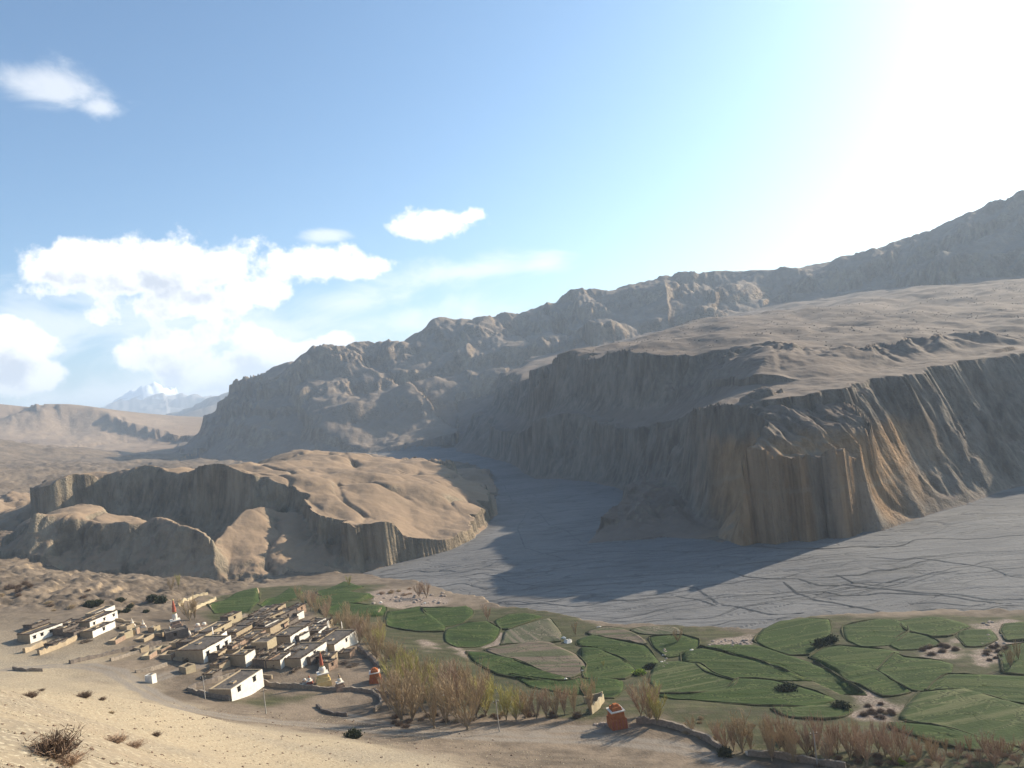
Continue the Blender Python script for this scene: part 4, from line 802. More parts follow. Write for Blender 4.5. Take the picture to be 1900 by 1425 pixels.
# ------------------------------------------------------------------ shrines
def chorten(px, py, s, label, base, dome, spire, tiers=3, tall=1.0, rz=.5, stripes=None, nm='chorten', spire_h=1.6):
    p = WG(px, py); e = root(nm, p - Vector((0, 0, .15)), rz, label, 'shrine', None, s)
    b = MB(); z = 0; wd = 1.3
    for k in range(tiers): hh = (.55 if k else .9) * tall; b.box(-wd + .0, wd, -wd, wd, z, z + hh, 0, .05); z += hh; wd -= .22
    bo = link('base', b.mesh('base', base), e)
    c = MB(); c.box(-wd - .35, wd + .35, -wd - .35, wd + .35, z + .004, z + .16); link('cornice', c.mesh('cornice', M['chwhite'] if base is not M['chwhite'] else M['brown']), bo); z += .16
    if stripes:
        for k in range(5):
            st = MB(); x = -1.1 + k * .55
            st.box(x - .1, x + .1, -1.34, -1.30, .1, .85 * tall); st.box(1.30, 1.34, x - .1, x + .1, .1, .85 * tall); link('painted_stripe', st.mesh('painted_stripe', stripes), bo)
    if dome is None:
        d = MB(); d.box(-wd, wd, -wd, wd, z + .004, z + .5, 0, .12); d.box(-wd * .6, wd * .6, -wd * .6, wd * .6, z + .504, z + .85, 0, .2); link('cap', d.mesh('cap', base), e); return e
    d = MB(); d.lathe([(wd * .75, z), (wd * .95, z + .35), (wd * .98, z + .6), (wd * .8, z + .9), (wd * .45, z + 1.08)], 14); link('dome', d.mesh('dome', dome, True), e); z += 1.06
    if spire is not None:
        q = MB(); q.box(-.3, .3, -.3, .3, z - .05, z + .22); link('harmika', q.mesh('harmika', M['yellow']), e)
        sp = MB(); sp.lathe([(.34, z + .2), (.24, z + .2 + spire_h * .5), (.10, z + .2 + spire_h), (.03, z + .3 + spire_h)], 10); so = link('spire', sp.mesh('spire', spire, True), e)
        f = MB(); f.lathe([(.02, z + .25 + spire_h), (.14, z + .34 + spire_h), (.14, z + .42 + spire_h), (.02, z + .55 + spire_h)], 8); link('finial', f.mesh('finial', M['yellow'], True), so)
    return e
chorten(601,1271,1.45,'yellow ochre shrine topped by a tall red cone',M['yellow'],M['chwhite'],M['red'],3,1.05,.35,spire_h=2.2)
chorten(575,1270,.62,'small red and white shrine beside the yellow one',M['red'],M['chwhite'],M['red'],2,1.0,.2,spire_h=.8)
chorten(566,1268,.5,'tiny white domed shrine at the end of the stone wall',M['chwhite'],M['chwhite'],None,2,.9,.2)
chorten(632,1281,.95,'weathered brown and white domed shrine near the curved wall',M['brown'],M['chwhite'],M['brown'],3,1.1,.5,spire_h=.7)
chorten(697,1266,1.15,'orange shrine with pale vertical stripes at the edge of the bare trees',M['orange'],None,None,2,1.6,.15,stripes=M['red'])
chorten(1146,1350,1.3,'bright orange red shrine standing by the track below the fields',M['orange'],None,None,2,2.0,.25,stripes=M['red'])
chorten(328,1176,1.9,'big shrine with ochre tiers and a red spire',M['brown'],M['chwhite'],M['red'],4,.9,.5,spire_h=1.8)
chorten(346,1180,1.0,'white stepped shrine leaning on the big red-spired shrine',M['chwhite'],M['chwhite'],None,3,.9,.4)
chorten(317,1180,.8,'pale orange shrine on the lane side of the big red-spired shrine',M['orange'],M['chwhite'],M['chwhite'],2,1.0,.4,spire_h=.8)
for x, y, l in ((246,1163,'small white spired shrine nearest the outlying houses'), (266,1164,'small white spired shrine halfway to the yellow hut')):
    chorten(x, y, .62, l, M['chwhite'], M['chwhite'], M['chwhite'], 2, .9, .4, spire_h=1.4)
for x, y, l in ((368,1172,'white gate shrine beside the big red-spired shrine'), (380,1170,'rounded white gate shrine nearest the village houses')):
    chorten(x, y, .8, l, M['chwhite'], M['chwhite'], None, 2, 1.5, .4)
chorten(822,1297,.7,'cream shrine half hidden among the bare trees',M['yellow'],M['chwhite'],M['chwhite'],2,1.2,.4,spire_h=.9)

# ------------------------------------------------------------------ poles
def pole(px, py, hpx, label):
    p = WG(px, py); h = hpx / F * p.y * .98; e = root('utility_pole', p, rnd.uniform(0, .6), label, 'pole', 'wooden utility poles along the track')
    b = MB(); b.tube((0, 0, -.5), (0, 0, h), .13, .09, 8); link('post', b.mesh('post', M['pole'], True), e)
    c = MB(); c.box(-.7, .7, -.05, .05, h - .55, h - .45); cr = link('crossarm', c.mesh('crossarm', M['wood']), e)
    for x in (-.55, 0, .55): i = MB(); i.lathe([(.05, h - .45), (.08, h - .38), (.05, h - .3), (.06, h - .24)], 6, x, 0); link('insulator', i.mesh('insulator', M['chwhite'], True), cr)
pole(381,1298,44,'wooden utility pole by the stone yard wall'); pole(494,1326,48,'wooden utility pole on the grass before the lowest white house')
pole(927,1360,62,'tall wooden utility pole in front of the bare trees'); pole(1517,1424,68,'tall wooden utility pole by the straight coped wall'); pole(448,1222,30,'wooden utility pole beside the windowless white house')
# ------------------------------------------------------------------ crop fields
def crop_mat(nm, a, b_, row, rowamt, rot):
    m, nt, b = mat(nm); g = nt.nodes.new('ShaderNodeNewGeometry'); P = g.outputs['Position']
    mp = nt.nodes.new('ShaderNodeMapping'); nt.links.new(P, mp.inputs[0]); mp.inputs['Rotation'].default_value = (0, 0, rot)
    wv = noise(nt, vmath(nt, 'MULTIPLY', mp.outputs[0], (.05, 1, 1)), .42, 3, .5, .3); n1 = noise(nt, P, .12, 5, .6); n2 = noise(nt, P, 1.6, 4, .65)
    c = mixc(nt, smooth(nt, math_n(nt, 'ADD', math_n(nt, 'MULTIPLY', n1, .65), math_n(nt, 'MULTIPLY', n2, .35)), .38, .62), a, b_)
    c = mixc(nt, smooth(nt, wv, .52, .62, 0, min(1, rowamt * 1.3)), c, row); c = mixc(nt, smooth(nt, wv, .30, .40, rowamt, 0), c, tuple(q * .45 for q in a))
    vo = nt.nodes.new('ShaderNodeTexVoronoi'); vo.feature = 'DISTANCE_TO_EDGE'; vo.inputs['Scale'].default_value = 1.0; vo.inputs['Randomness'].default_value = .75
    nt.links.new(vmath(nt, 'ADD', vmath(nt, 'MULTIPLY', mp.outputs[0], (.085, .19, 0)), vmath(nt, 'MULTIPLY', noise(nt, P, .12, 3, .6, 0, 1), (.35, .35, 0))), vo.inputs['Vector'])
    ed = math_n(nt, 'MULTIPLY', smooth(nt, vo.outputs['Distance'], .015, .075, 1, 0), smooth(nt, n1, .36, .6, .35, 1)); c = mixc(nt, math_n(nt, 'MULTIPLY', ed, .7), c, mixc(nt, smooth(nt, n2, .45, .55), tuple(q * .35 for q in a), tuple(q * 1.5 for q in row)))
    setc(nt, b, c); bump(nt, b, math_n(nt, 'ADD', wv, math_n(nt, 'MULTIPLY', n2, .6)), .8, .35); return m
CM = {}
for k in range(3):
    r_ = (-.25, .05, .35)[k]
    CM['green', k] = crop_mat('barley_green_%d' % k, (.024, .043, .008), (.034, .058, .010), (.064, .078, .024), .55, r_)
    CM['pale', k] = crop_mat('young_barley_%d' % k, (.033, .052, .012), (.046, .067, .017), (.095, .10, .042), .75, r_)
    CM['strip', k] = crop_mat('striped_crop_%d' % k, (.06, .07, .035), (.105, .095, .06), (.15, .125, .09), .8, r_ + 1.2)
    CM['brown', k] = crop_mat('ploughed_soil_%d' % k, (.115, .088, .065), (.15, .115, .085), (.075, .08, .04), .8, r_ - .2)
BANK = plain('grassy_bank', (.03, .038, .012), (.075, .068, .032), 1.2, .25)
def crop_field(i, kind, P):
    P = [Vector((p[0] * K, p[1] * K, 0)) for p in P]; Q = []
    for a, b_ in zip(P, P[1:] + P[:1]):
        n = max(2, int((b_ - a).length / 1.6))
        for k in range(n): Q.append(a.lerp(b_, k / n))
    n = len(Q); Q = [(Q[k - 1] + Q[k] * 6 + Q[(k + 1) % n]) / 8 for k in range(n)]
    c = sum(Q, Vector()) / n; Q = [q + (q - c).normalized() * 1.5 for q in Q]; rings = 9; xy = [[c + (q - c) * (1 - .985 * (k / rings)) for q in Q] for k in range(rings + 1)]
    fl = [v for r in xy for v in r]; X = np.array([v.x for v in fl]) / K; Y = np.array([v.y for v in fl]) / K; H = land(X, Y) * K
    vs = []; rr = random.Random(i)
    for k, v in enumerate(fl):
        edge = k < n; vs.append((v.x - c.x, v.y - c.y, H[k] + .22 + rr.uniform(-.05, .05) - H[-1]))
    sk = [(x, y, z - .8) for x, y, z in vs[:n]]; base = len(vs); vs += sk; f = []
    for r in range(rings):
        for k in range(n): f.append((r * n + k, r * n + (k + 1) % n, (r + 1) * n + (k + 1) % n, (r + 1) * n + k))
    f.append(tuple(rings * n + k for k in range(n)))
    for k in range(n): f.append((base + k, base + (k + 1) % n, (k + 1) % n, k))
    me = bpy.data.meshes.new('crop_field'); me.from_pydata(vs, [], f); me.materials.append(CM[kind, i % 3]); me.polygons.foreach_set('use_smooth', [True] * len(f)); me.update()
    o = link('crop_field', me, None, (c.x, c.y, H[-1])); b = MB(); ring = []
    for k in range(n):
        d = Q[(k + 1) % n] - Q[k - 1]; d.normalize(); nn = Vector((d.y, -d.x, 0)); hh = (.06 + .5 * max(0, min(1, .5 + 1.3 * math.sin(k * .23 + i) * math.sin(k * .071 + 2 * i)))) * rr.uniform(.7, 1.2); q = Q[k] - Vector((c.x, c.y, 0)); z = H[k] - H[-1]
        if nn.dot(Q[k] - c) < 0: nn = -nn
        wd = rr.uniform(.1, .4)
        ring.append([q + nn * -.25 + Vector((0, 0, z)), q + nn * (.15) + Vector((0, 0, z + hh)), q + nn * (.15 + wd) + Vector((0, 0, z + hh * .8)), q + nn * (.6 + wd) + Vector((0, 0, z - 1.1))])
    for k in range(n):
        for j in range(3): b.quad([ring[k][j], ring[(k + 1) % n][j], ring[(k + 1) % n][j + 1], ring[k][j + 1]])
    link('bank', b.mesh('bank', BANK, True), o)
    lab = {'green': 'level plot of young green barley edged by a dark bank', 'pale': 'plot of pale green barley crossed by light furrows', 'strip': 'plot of thin striped crop with bare soil showing', 'brown': 'ploughed brown plot with faint diagonal furrows'}[kind]
    o['kind'] = 'structure'; tag(o, lab, 'field', 'terraced fields below the village')
for i, (kind, P, zm) in enumerate(field_polys()): crop_field(i, kind, P)

# ------------------------------------------------------------------ trees
def bark_mat(nm, a, b_): return plain(nm, a, b_, 2.5, .02)
BARK = bark_mat('pale_willow_bark', (.34, .27, .185), (.24, .19, .13)); TWIG = {'tan': bark_mat('tan_twigs', (.44, .33, .195), (.34, .25, .15)), 'pink': bark_mat('reddish_twigs', (.42, .295, .20), (.34, .235, .16)), 'yellow': bark_mat('budding_twigs', (.46, .40, .14), (.37, .34, .11)), 'dark': bark_mat('dark_leaf', (.035, .045, .02), (.055, .06, .03)), 'brown': bark_mat('brown_twigs', (.20, .135, .095), (.145, .10, .07)), 'lime': bark_mat('fresh_lime_leaf', (.26, .32, .045), (.20, .26, .04))}
def tree_mesh(seed, H_, spread, limbs, twigs, tw=.05, droop=0.0):
    r = random.Random(seed); t = MB(); c = MB()
    def branch(p, d, ln, rad, lev):
        n = 3; q = p
        for k in range(n):
            d2 = (d + Vector((r.uniform(-1, 1), r.uniform(-1, 1), r.uniform(-.3, .6))) * (.16 if lev < 2 else .28) + Vector((0, 0, .10))).normalized()
            e = q + d2 * ln / n; (t if lev < 2 else c).tube(q, e, max(rad * (1 - .25 * k), tw * .5), max(rad * (1 - .25 * (k + 1)), tw * .45), 5 if lev == 0 else 3)
            if lev == 1:
                for _ in range(3 + k):
                    a = r.uniform(0, 6.28); side = Vector((math.cos(a), math.sin(a), r.uniform(.5, 1.4))).normalized()
                    branch(q.lerp(e, r.uniform(.3, 1)), (d2 * .9 + side * .5).normalized(), ln * r.uniform(.34, .58), rad * .45, lev + 1)
            if lev == 2:
                for _ in range(twigs):
                    a = r.uniform(0, 6.28); side = Vector((math.cos(a), math.sin(a), r.uniform(.2, 1.5) - droop)).normalized(); b0 = q.lerp(e, r.random()); L_ = r.uniform(.5, 1.2) * H_ / 8
                    x = (d2 * .9 + side * .6).normalized() * L_; u = x.cross(Vector((r.uniform(-1, 1), r.uniform(-1, 1), r.uniform(-1, 1)))).normalized() * tw * r.uniform(.5, 1)
                    c.quad([b0 - u, b0 + u, b0 + x]); 
            q = e; d = d2
    t.tube((0, 0, -.4), (0, 0, H_ * .06), H_ * .028, H_ * .024, 6)
    for k in range(limbs):
        a = 6.28 * k / limbs + r.uniform(-.4, .4); s = spread * r.uniform(.5, 1.1)
        branch(Vector((0, 0, H_ * .04)), Vector((math.cos(a) * s, math.sin(a) * s, 1)).normalized(), H_ * r.uniform(.55, .78), H_ * .012, 0 if k < 0 else 1)
    return t, c
def proto(seed, H_, spread, limbs, twigs, kind, tw=.05):
    t, c = tree_mesh(seed, H_, spread, limbs, twigs, tw); return t.mesh('trunk', BARK), c.mesh('crown', TWIG[kind])
TP = {k: [proto(10 + i + 20 * j, 9.0, (.50, .68, .38)[i % 3], (8, 9, 7)[i % 3], 5, k, .038) for i in range(3)] for j, k in enumerate(('tan', 'pink', 'yellow'))}
def place_tree(px, py, hpx, kind, label, group, nm='bare_willow'):
    p = WG(px, py); h = hpx / F * p.y * rnd.uniform(.74, .98); tm, cm = rnd.choice(TP[kind])
    e = root(nm, p, rnd.uniform(0, 6.28), label, 'tree', group, h / 8.6); q = rnd.uniform(.75, 1.25); e.scale = (h / 8.6 * q, h / 8.6 * q * rnd.uniform(.9, 1.1), h / 8.6); link('trunk', tm, e); link('crown', cm, e)
LBL = {'tan': 'bare tan willow', 'pink': 'bare reddish willow', 'yellow': 'yellow-budded willow'}
belt = [(562,1124,38),(576,1134,42),(590,1143,44),(604,1150,44),(620,1159,46),(634,1166,46),(648,1172,46),(660,1180,48),(674,1187,50),(688,1196,50),(700,1206,52),(712,1214,54),(724,1224,54),(738,1234,56),(752,1244,58),(766,1254,58),(640,1178,40),(668,1196,46),(694,1218,50),(716,1236,54),(742,1258,58),(770,1272,60),(552,1116,34),(582,1126,36),(612,1142,40),(646,1160,42),(680,1180,46),(706,1196,48),(784,1264,56),(800,1276,58),(820,1284,58)]
belt += [(x + 9, y + 2, h) for x, y, h in belt[6:22:2]] + [(838,1292,58),(856,1288,56),(876,1296,56)]
for x, y, h in belt:
    kk = rnd.choice(['tan', 'tan', 'tan', 'tan', 'tan', 'pink', 'yellow'])
    place_tree(x + rnd.uniform(-4, 4), y + rnd.uniform(-3, 3), h * rnd.uniform(.7, 1.1), kk, LBL[kk] + ' in the dense belt dividing village from fields', 'willows in the belt between village and fields')
front = [(722,1318,78),(746,1342,98),(766,1338,90),(784,1322,84),(806,1352,104),(828,1346,98),(846,1326,86),(868,1354,104),(884,1332,88),(902,1330,80),(736,1296,70),(760,1304,74),(794,1300,74),(830,1306,74),(860,1300,74),(890,1302,70)]
for x, y, h in front:
    kk = rnd.choice(['tan', 'pink', 'tan', 'tan', 'yellow'])
    place_tree(x, y, h * rnd.uniform(.9, 1.1), kk, 'tall ' + LBL[kk] + ' in the grove beside the track', 'willows of the grove beside the track')
mid = [(940,1336,66,'yellow'),(958,1338,66,'yellow'),(976,1334,62,'tan'),(996,1334,60,'pink'),(1014,1332,58,'pink'),(1032,1330,56,'tan'),(1048,1328,60,'pink'),(1066,1322,52,'tan'),(1096,1326,70,'tan')]
for x, y, h, k in mid: place_tree(x, y, h, k, LBL[k] + ' in the row between grove and roofless enclosure', 'willows in the row by the roofless enclosure')
clump = [(1190,1330,66,'pink'),(1206,1340,76,'tan'),(1220,1346,80,'yellow'),(1214,1332,70,'pink')]
for x, y, h, k in clump: place_tree(x, y, h, k, LBL[k] + ' of the clump next to the orange red shrine', 'willows by the orange red shrine')
low = [(1345,1392,60,'pink'),(1362,1396,70,'pink'),(1378,1398,74,'tan'),(1394,1398,66,'tan'),(1284,1362,34,'tan'),(1330,1374,40,'tan')]
for x, y, h, k in low: place_tree(x, y, h, k, LBL[k] + ' beside the foot of the bending stone wall', 'willows at the bending stone wall')
for k in range(44):
    x = 1425 + k * 11.2 + rnd.uniform(-8, 8); y = (1408 if k % 2 else 1392) + 16 * (k / 44) + rnd.uniform(-8, 10)
    kk = rnd.choice(['pink', 'pink', 'tan', 'pink', 'tan'])
    place_tree(x, y, rnd.uniform(46, 76) if x < 1680 else rnd.uniform(30, 46), kk, LBL[kk] + ' in the thicket above the straight coped wall', 'willows in the thicket above the coped wall')
for x, y, h, k, l in [(648,1088,22,'yellow','yellow-green willow at the riverside corner of the fields'),(792,1110,34,'pink','reddish bare willow clump by the pale rubble and riverbed'),(778,1108,28,'pink','reddish bare willow leaning over the pale rubble'),(905,1152,34,'pink','reddish bare willow alone at the top of the striped plots'),(1068,1180,28,'tan','bare willow beside the pale boulders at the river edge'),(1258,1192,26,'tan','bare willow in the narrow gully between plots'),(352,1152,46,'tan','bare tan poplar behind the big red-spired shrine'),(362,1150,40,'tan','bare tan poplar between the red-spired shrine and the pale wall'),(332,1092,30,'yellow','yellowish willow below the shaded cliffs'),(318,1096,26,'tan','tan willow on the rubbly slope below the cliffs'),(1120,1238,14,'yellow','small greenish willow inside a barley plot'),(1875,1240,44,'tan','tan bare willow on the rubble bank among the plots'),(1890,1225,40,'tan','tan bare willow behind another on the rubble bank')]:
    place_tree(x, y, h, k, l, None)

# ------------------------------------------------------------------ shrubs
def shrub_mesh(seed, n, kind, flat=.7, tw=.035, leafy=False):
    r = random.Random(seed); c = MB()
    for _ in range(n):
        a = r.uniform(0, 6.28); el = r.uniform(.25, 1.5); d = Vector((math.cos(a) * math.cos(el), math.sin(a) * math.cos(el), math.sin(el) * flat))
        L_ = r.uniform(.55, 1.0); p0 = Vector((r.gauss(0, .14), r.gauss(0, .14), 0)); p1 = p0 + d * L_ * .6; p2 = p0 + (d + Vector((r.uniform(-.25, .25), r.uniform(-.25, .25), r.uniform(0, .2)))) * L_
        u = d.cross(Vector((r.uniform(-1, 1), r.uniform(-1, 1), r.uniform(-1, 1)))).normalized() * tw * r.uniform(.5, 1); c.quad([p0 - u, p0 + u, p1 + u * .7, p1 - u * .7]); c.quad([p1 - u * .7, p1 + u * .7, p2])
        for _ in range(5 if leafy else 2):
            q = p0.lerp(p2, r.uniform(.4, 1)); x = Vector((r.uniform(-1, 1), r.uniform(-1, 1), r.uniform(-.2, 1))).normalized() * r.uniform(.12, .26); uu = x.cross(u).normalized() * (tw * (1.6 if leafy else .5)); c.quad([q - uu, q + uu, q + x])
    return c.mesh('shrub', TWIG[kind])
SP = {k: [shrub_mesh(90 + i + 7 * j, n, k, fl, tw, lf) for i in range(3)] for j, (k, n, fl, tw, lf) in enumerate((('brown', 340, .7, .028, False), ('pink', 300, .5, .024, False), ('dark', 420, .85, .05, True), ('lime', 260, .8, .06, True), ('tan', 240, .6, .024, False)))}
def place_shrub(px, py, wpx, kind, label, group=None, hs=1.0, near=False):
    if near: a, w_ = ray(px, py); d = np.arange(8, 130, .1); h = land(a * d, d); k = (CAMZ + w_ * d) <= h; i = int(np.argmax(k)); p = Vector((a * d[i] * K, d[i] * K, h[i] * K))
    else: p = WG(px, py)
    s = wpx / F * p.y * .55; o = link('dry_shrub' if kind in ('brown', 'pink', 'tan') else 'green_shrub', rnd.choice(SP[kind]), None, p - Vector((0, 0, s * .05))); o.rotation_euler = (0, 0, rnd.uniform(0, 6.28)); o.scale = (s, s, s * hs); tag(o, label, 'shrub', group)
for x, y, w_, k, l, hs in [(100,1402,118,'brown','large grey-brown dry shrub with a dark base on the yellow slope',1.0),(122,1418,90,'pink','reddish low shrub tangled with the large dry shrub',.7),(212,1378,66,'pink','low pinkish shrub spreading over the yellow slope',.7),(246,1386,56,'pink','low pinkish shrub at the tail of the spreading one',.6),(55,1294,40,'brown','flat brown shrub near the brow of the yellow slope',.7),(76,1282,20,'brown','thin brown shrub above the flat one on the brow',.5),
        (156,1294,34,'brown','dark rounded shrub where the slope meets the plain',.9),(190,1299,18,'brown','small shrub next to the dark rounded one',.8),(206,1324,18,'tan','sparse tan shrub on the stony slope',.8),(290,1366,26,'brown','sparse brown shrub among pale stones',.8),(376,1290,16,'dark','small dark shrub beside the yard wall corner',.9)]:
    place_shrub(x, y, w_, k, l, None, hs, True)
for x, y, w_, k, l, hs in [(656,1370,34,'dark','dark green cushion shrub at the edge of the track',.9),(1460,1282,38,'dark','dark low bush in the middle of the barley plots',.6),(1562,1314,34,'dark','dark low bush near the rubbly bank',.6),(1522,1200,28,'dark','dark tall bush at the corner of the riverside plot',1.1),(1542,1192,26,'dark','smaller dark bush beside the tall one at the plot corner',1.0),
        (1500,1405,0,'dark','',1),(1662,1414,20,'lime','bright lime bush glowing in the brown thicket',1.3),(1676,1420,14,'lime','small lime bush beside the bright one in the thicket',1.2),(1346,1405,30,'dark','dark shrub at the end of the bending stone wall',1.0),(1188,1252,26,'lime','fresh green shrub above the pinkish willow clump',.7),(1208,1240,26,'dark','grey-green shrub on the stony gap between plots',.7),(1462,1372,40,'dark','dark shrub under the thicket trees',1.0)]:
    if w_: place_shrub(x, y, w_, k, l, None, hs)
for (cx, cy, rx, ry, n, k, l, g) in [(1625,1322,34,16,12,'brown','brown thorn shrub on the rubbly bank amid the barley','thorn shrubs on the rubbly bank'),(1742,1208,32,10,10,'brown','brown thorn shrub in the hollow between riverside plots','thorn shrubs in the riverside hollow'),(1845,1212,24,22,12,'brown','brown thorn shrub along the pink rubble strip','thorn shrubs on the rubble strip'),(1560,1414,140,12,26,'brown','low brown bush in the undergrowth by the coped wall','undergrowth by the coped wall'),(1790,1412,110,12,20,'pink','reddish bush in the undergrowth below the lowest barley','undergrowth below the lowest barley'),
        (810,1335,90,20,18,'brown','brown bush under the grove beside the track','undergrowth of the grove'),(1000,1330,90,8,12,'brown','brown bush at the foot of the willow row','undergrowth of the willow row'),(1330,1352,70,22,10,'tan','tan dry shrub on the waste ground above the bending wall','shrubs above the bending wall'),(90,1110,90,30,14,'brown','dark scrub tuft on the eroded brown slope','scrub on the eroded slope'),(730,1100,60,8,8,'pink','reddish scrub around the pale rubble','scrub round the pale rubble'),(250,1128,90,14,10,'dark','dark scrub on the bank above the outlying houses','scrub above the outlying houses')]:
    for _ in range(n):
        a = rnd.uniform(0, 6.28); q = math.sqrt(rnd.random()); place_shrub(cx + rx * q * math.cos(a), cy + ry * q * math.sin(a), rnd.uniform(12, 24), k if rnd.random() < .85 else 'tan', l, g, rnd.uniform(.7, 1.2))

# ------------------------------------------------------------------ boulders, pebbles, plateau scrub
def rock_mesh(seed, m):
    r = random.Random(seed); b = MB(); n = 7; rows = [(.0, -.35), (.75, -.2), (1.0, .1), (.8, .5), (.35, .75)]
    for rad, z in rows:
        for k in range(n): a = 6.28 * k / n; q = rad * r.uniform(.75, 1.2); b.v.append((q * math.cos(a), q * math.sin(a), z * r.uniform(.8, 1.2)))
    for i in range(len(rows) - 1):
        for k in range(n): b.f.append((i * n + k, i * n + (k + 1) % n, (i + 1) * n + (k + 1) % n, (i + 1) * n + k)); b.m.append(0)
    b.f.append(tuple(4 * n + k for k in range(n))); b.m.append(0); return b.mesh('boulder', m)
RK = [rock_mesh(i, M['rock']) for i in range(4)] + [rock_mesh(9 + i, M['chwhite']) for i in range(2)]
def boulder(px, py, wpx, label, group=None, pale=False):
    p = WG(px, py); s = wpx / F * p.y * .5; o = link('boulder', RK[4 + rnd.randrange(2)] if pale else RK[rnd.randrange(4)], None, p); o.scale = (s * rnd.uniform(.8, 1.2), s, s * rnd.uniform(.6, 1)); o.rotation_euler = (0, 0, rnd.uniform(0, 6)); tag(o, label, 'boulder', group)
boulder(1054,1192,20,'flat white boulder at the corner of the ploughed plot',None,True); boulder(1046,1186,10,'small pale boulder behind the flat white one',None,True); boulder(1082,1246,9,'pale boulder at the lower corner of the ploughed plot',None,True); boulder(1050,1262,9,'pale stone on the lower bank of the ploughed plot',None,True)
boulder(1118,1346,18,'grey boulder beside the orange red shrine'); boulder(1106,1346,10,'small grey boulder next to the larger one by the orange red shrine'); boulder(1128,1348,14,'reddish broken block leaning by the orange red shrine'); boulder(1388,1400,14,'white cairn stone at the start of the straight coped wall',None,True); boulder(1112,1166,12,'pale boulder on the river bank beside the bare willow',None,True); boulder(1284,1208,9,'pale boulder in the gap above the long curved plot',None,True)
for _ in range(24): boulder(rnd.uniform(1224,1238) , rnd.uniform(1196,1240), rnd.uniform(3, 7), 'pale stone in the line of stones between the middle plots', 'line of stones between plots', rnd.random() < .4)
for _ in range(40): boulder(rnd.uniform(690,830), rnd.uniform(1100,1122), rnd.uniform(4, 9), 'pinkish stone of the rubble heap beside the riverbed', 'rubble heap by the riverbed', rnd.random() < .15)
for _ in range(30): boulder(rnd.uniform(1315,1395), rnd.uniform(1188,1200), rnd.uniform(4, 8), 'brown stone on the broken bank above the gravel', 'stones of the broken bank')
for _ in range(24): boulder(rnd.uniform(1822,1865), rnd.uniform(1155,1228), rnd.uniform(4, 9), 'pink stone of the rubble strip among the riverside plots', 'rubble strip among plots')

def scatter(nm, n, sampler, size, m, label, cat, squash=.6):
    r = np.random.RandomState(5); pts = sampler(r, n); k = len(pts)
    U = np.array([(1, 0, 0), (0, 1, 0), (-1, 0, 0), (0, -1, 0), (0, 0, 1), (0, 0, -.6)], float); FC = np.array([(0, 1, 4), (1, 2, 4), (2, 3, 4), (3, 0, 4), (1, 0, 5), (2, 1, 5), (3, 2, 5), (0, 3, 5)])
    s = size(r, k, pts); ang = r.uniform(0, 6.28, k); J = 1 + r.uniform(-.35, .35, (k, 6, 1)); V = U[None] * J * s[:, None, None]; V[:, :, 2] *= squash
    c, q = np.cos(ang)[:, None], np.sin(ang)[:, None]; x = V[:, :, 0] * c - V[:, :, 1] * q; y = V[:, :, 0] * q + V[:, :, 1] * c
    V = np.stack([x, y, V[:, :, 2]], -1) + pts[:, None]; FF = (FC[None] + (np.arange(k) * 6)[:, None, None]).reshape(-1, 3)
    me = bpy.data.meshes.new(nm); me.from_pydata(V.reshape(-1, 3).tolist(), [], FF.tolist()); me.materials.append(m); me.update(); o = link(nm, me); o['kind'] = 'stuff'; tag(o, label, cat)
def s_hill(r, n):
    px = r.uniform(-40, 1500, n * 3); py = 1262 + (1440 - 1262) * r.uniform(0, 1, n * 3); out = []
    d = np.arange(14, 135, .35); u = (px - 950) / F; v = (712.5 - py) / F; a = u * cR + v * sR; w_ = v * cR - u * sR
    X = a[:, None] * d[None]; Y = np.broadcast_to(d, X.shape); H = (_HG(X, Y)); hit = (CAMZ + w_[:, None] * d) <= H; ok = hit.any(1); i = hit.argmax(1); xx = a * d[i]; yy = d[i]
    z = land(xx, yy); ok &= (z > 17.5) & (z < 66); xx, yy, z = xx[ok][:n], yy[ok][:n], z[ok][:n]; return np.stack([xx * K, yy * K, z * K], 1)
_gx = np.arange(-90, 75, 1.5); _gy = np.arange(8, 142, 1.5); _GX, _GY = np.meshgrid(_gx, _gy, indexing='ij'); _G = BASE(_GX.ravel(), _GY.ravel()).reshape(_GX.shape)
def _HG(X, Y): return _G[np.clip(((X + 90) / 1.5).round().astype(int), 0, _G.shape[0] - 1), np.clip(((Y - 8) / 1.5).round().astype(int), 0, _G.shape[1] - 1)]
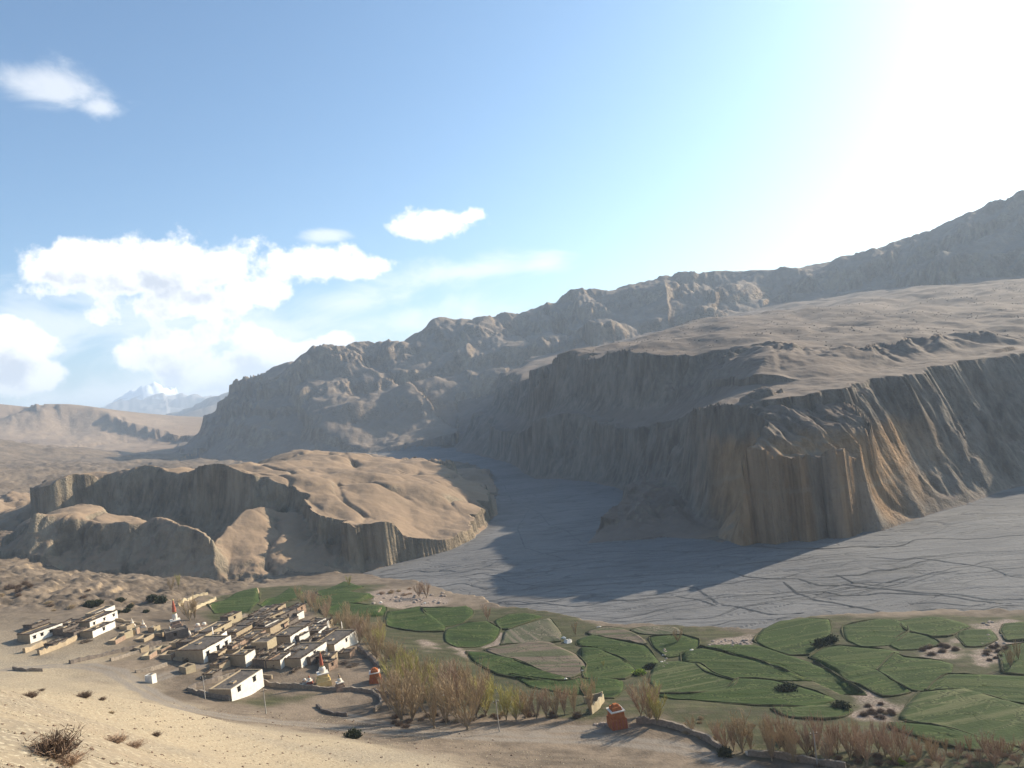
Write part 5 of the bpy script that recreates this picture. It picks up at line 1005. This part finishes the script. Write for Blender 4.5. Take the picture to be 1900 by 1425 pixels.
PEB = plain('pale_pebbles', (.50, .42, .29), (.28, .22, .15), 2.0, .05)
scatter('pebbles', 12000, s_hill, lambda r, k, p: (.05 + .10 * r.power(.35, k) ** 1) * (.35 + p[:, 1] / 160.0), PEB, 'pale loose stones scattered over the yellow hillside', 'stones')
scatter('dry_tufts', 350, s_hill, lambda r, k, p: (.10 + .16 * r.uniform(0, 1, k)) * (.35 + p[:, 1] / 150.0), TWIG['brown'], 'small dry grass tufts dotted over the hillside', 'grass', .7)
def s_plateau(r, n):
    X = r.uniform(30, 620, n * 5); Y = r.uniform(430, 900, n * 5); H, I = terrain(X, Y); ok = (I == 2) & (H > 66) & (fbm(X, Y, 70, 3, 91) > -.02 + r.uniform(-.25, .25, n * 5)); return np.stack([X[ok][:n] * K, Y[ok][:n] * K, H[ok][:n] * K], 1)
scatter('plateau_scrub', 1700, s_plateau, lambda r, k, p: r.uniform(.4, 1.0, k), plain('scrub_dark', (.07, .06, .045), (.11, .09, .065), .5, .1), 'dark scrub dots on the sandy plateau above the cliffs', 'scrub', .7)
def build_haze():
    v = [(x, y, z) for z in (-30, 790) for x, y in ((-17000, -17000), (17000, -17000), (17000, 17000), (-17000, 17000))]
    f = [(0, 3, 2, 1), (4, 5, 6, 7), (0, 1, 5, 4), (1, 2, 6, 5), (2, 3, 7, 6), (3, 0, 4, 7)]
    me = bpy.data.meshes.new('haze'); me.from_pydata(v, [], f); o = bpy.data.objects.new('haze', me); col.objects.link(o)
    m = bpy.data.materials.new('haze_air'); m.use_nodes = True; nt = m.node_tree; nt.nodes.clear()
    out = nt.nodes.new('ShaderNodeOutputMaterial'); pv = nt.nodes.new('ShaderNodeVolumePrincipled')
    pv.inputs['Color'].default_value = (0.70, 0.83, 1.0, 1); pv.inputs['Density'].default_value = 0.00011; pv.inputs['Anisotropy'].default_value = 0.2
    nt.links.new(pv.outputs[0], out.inputs['Volume']); me.materials.append(m); o['kind'] = 'stuff'
    o['label'] = 'thin pale blue haze filling the valley air'; o['category'] = 'haze'
build_haze()
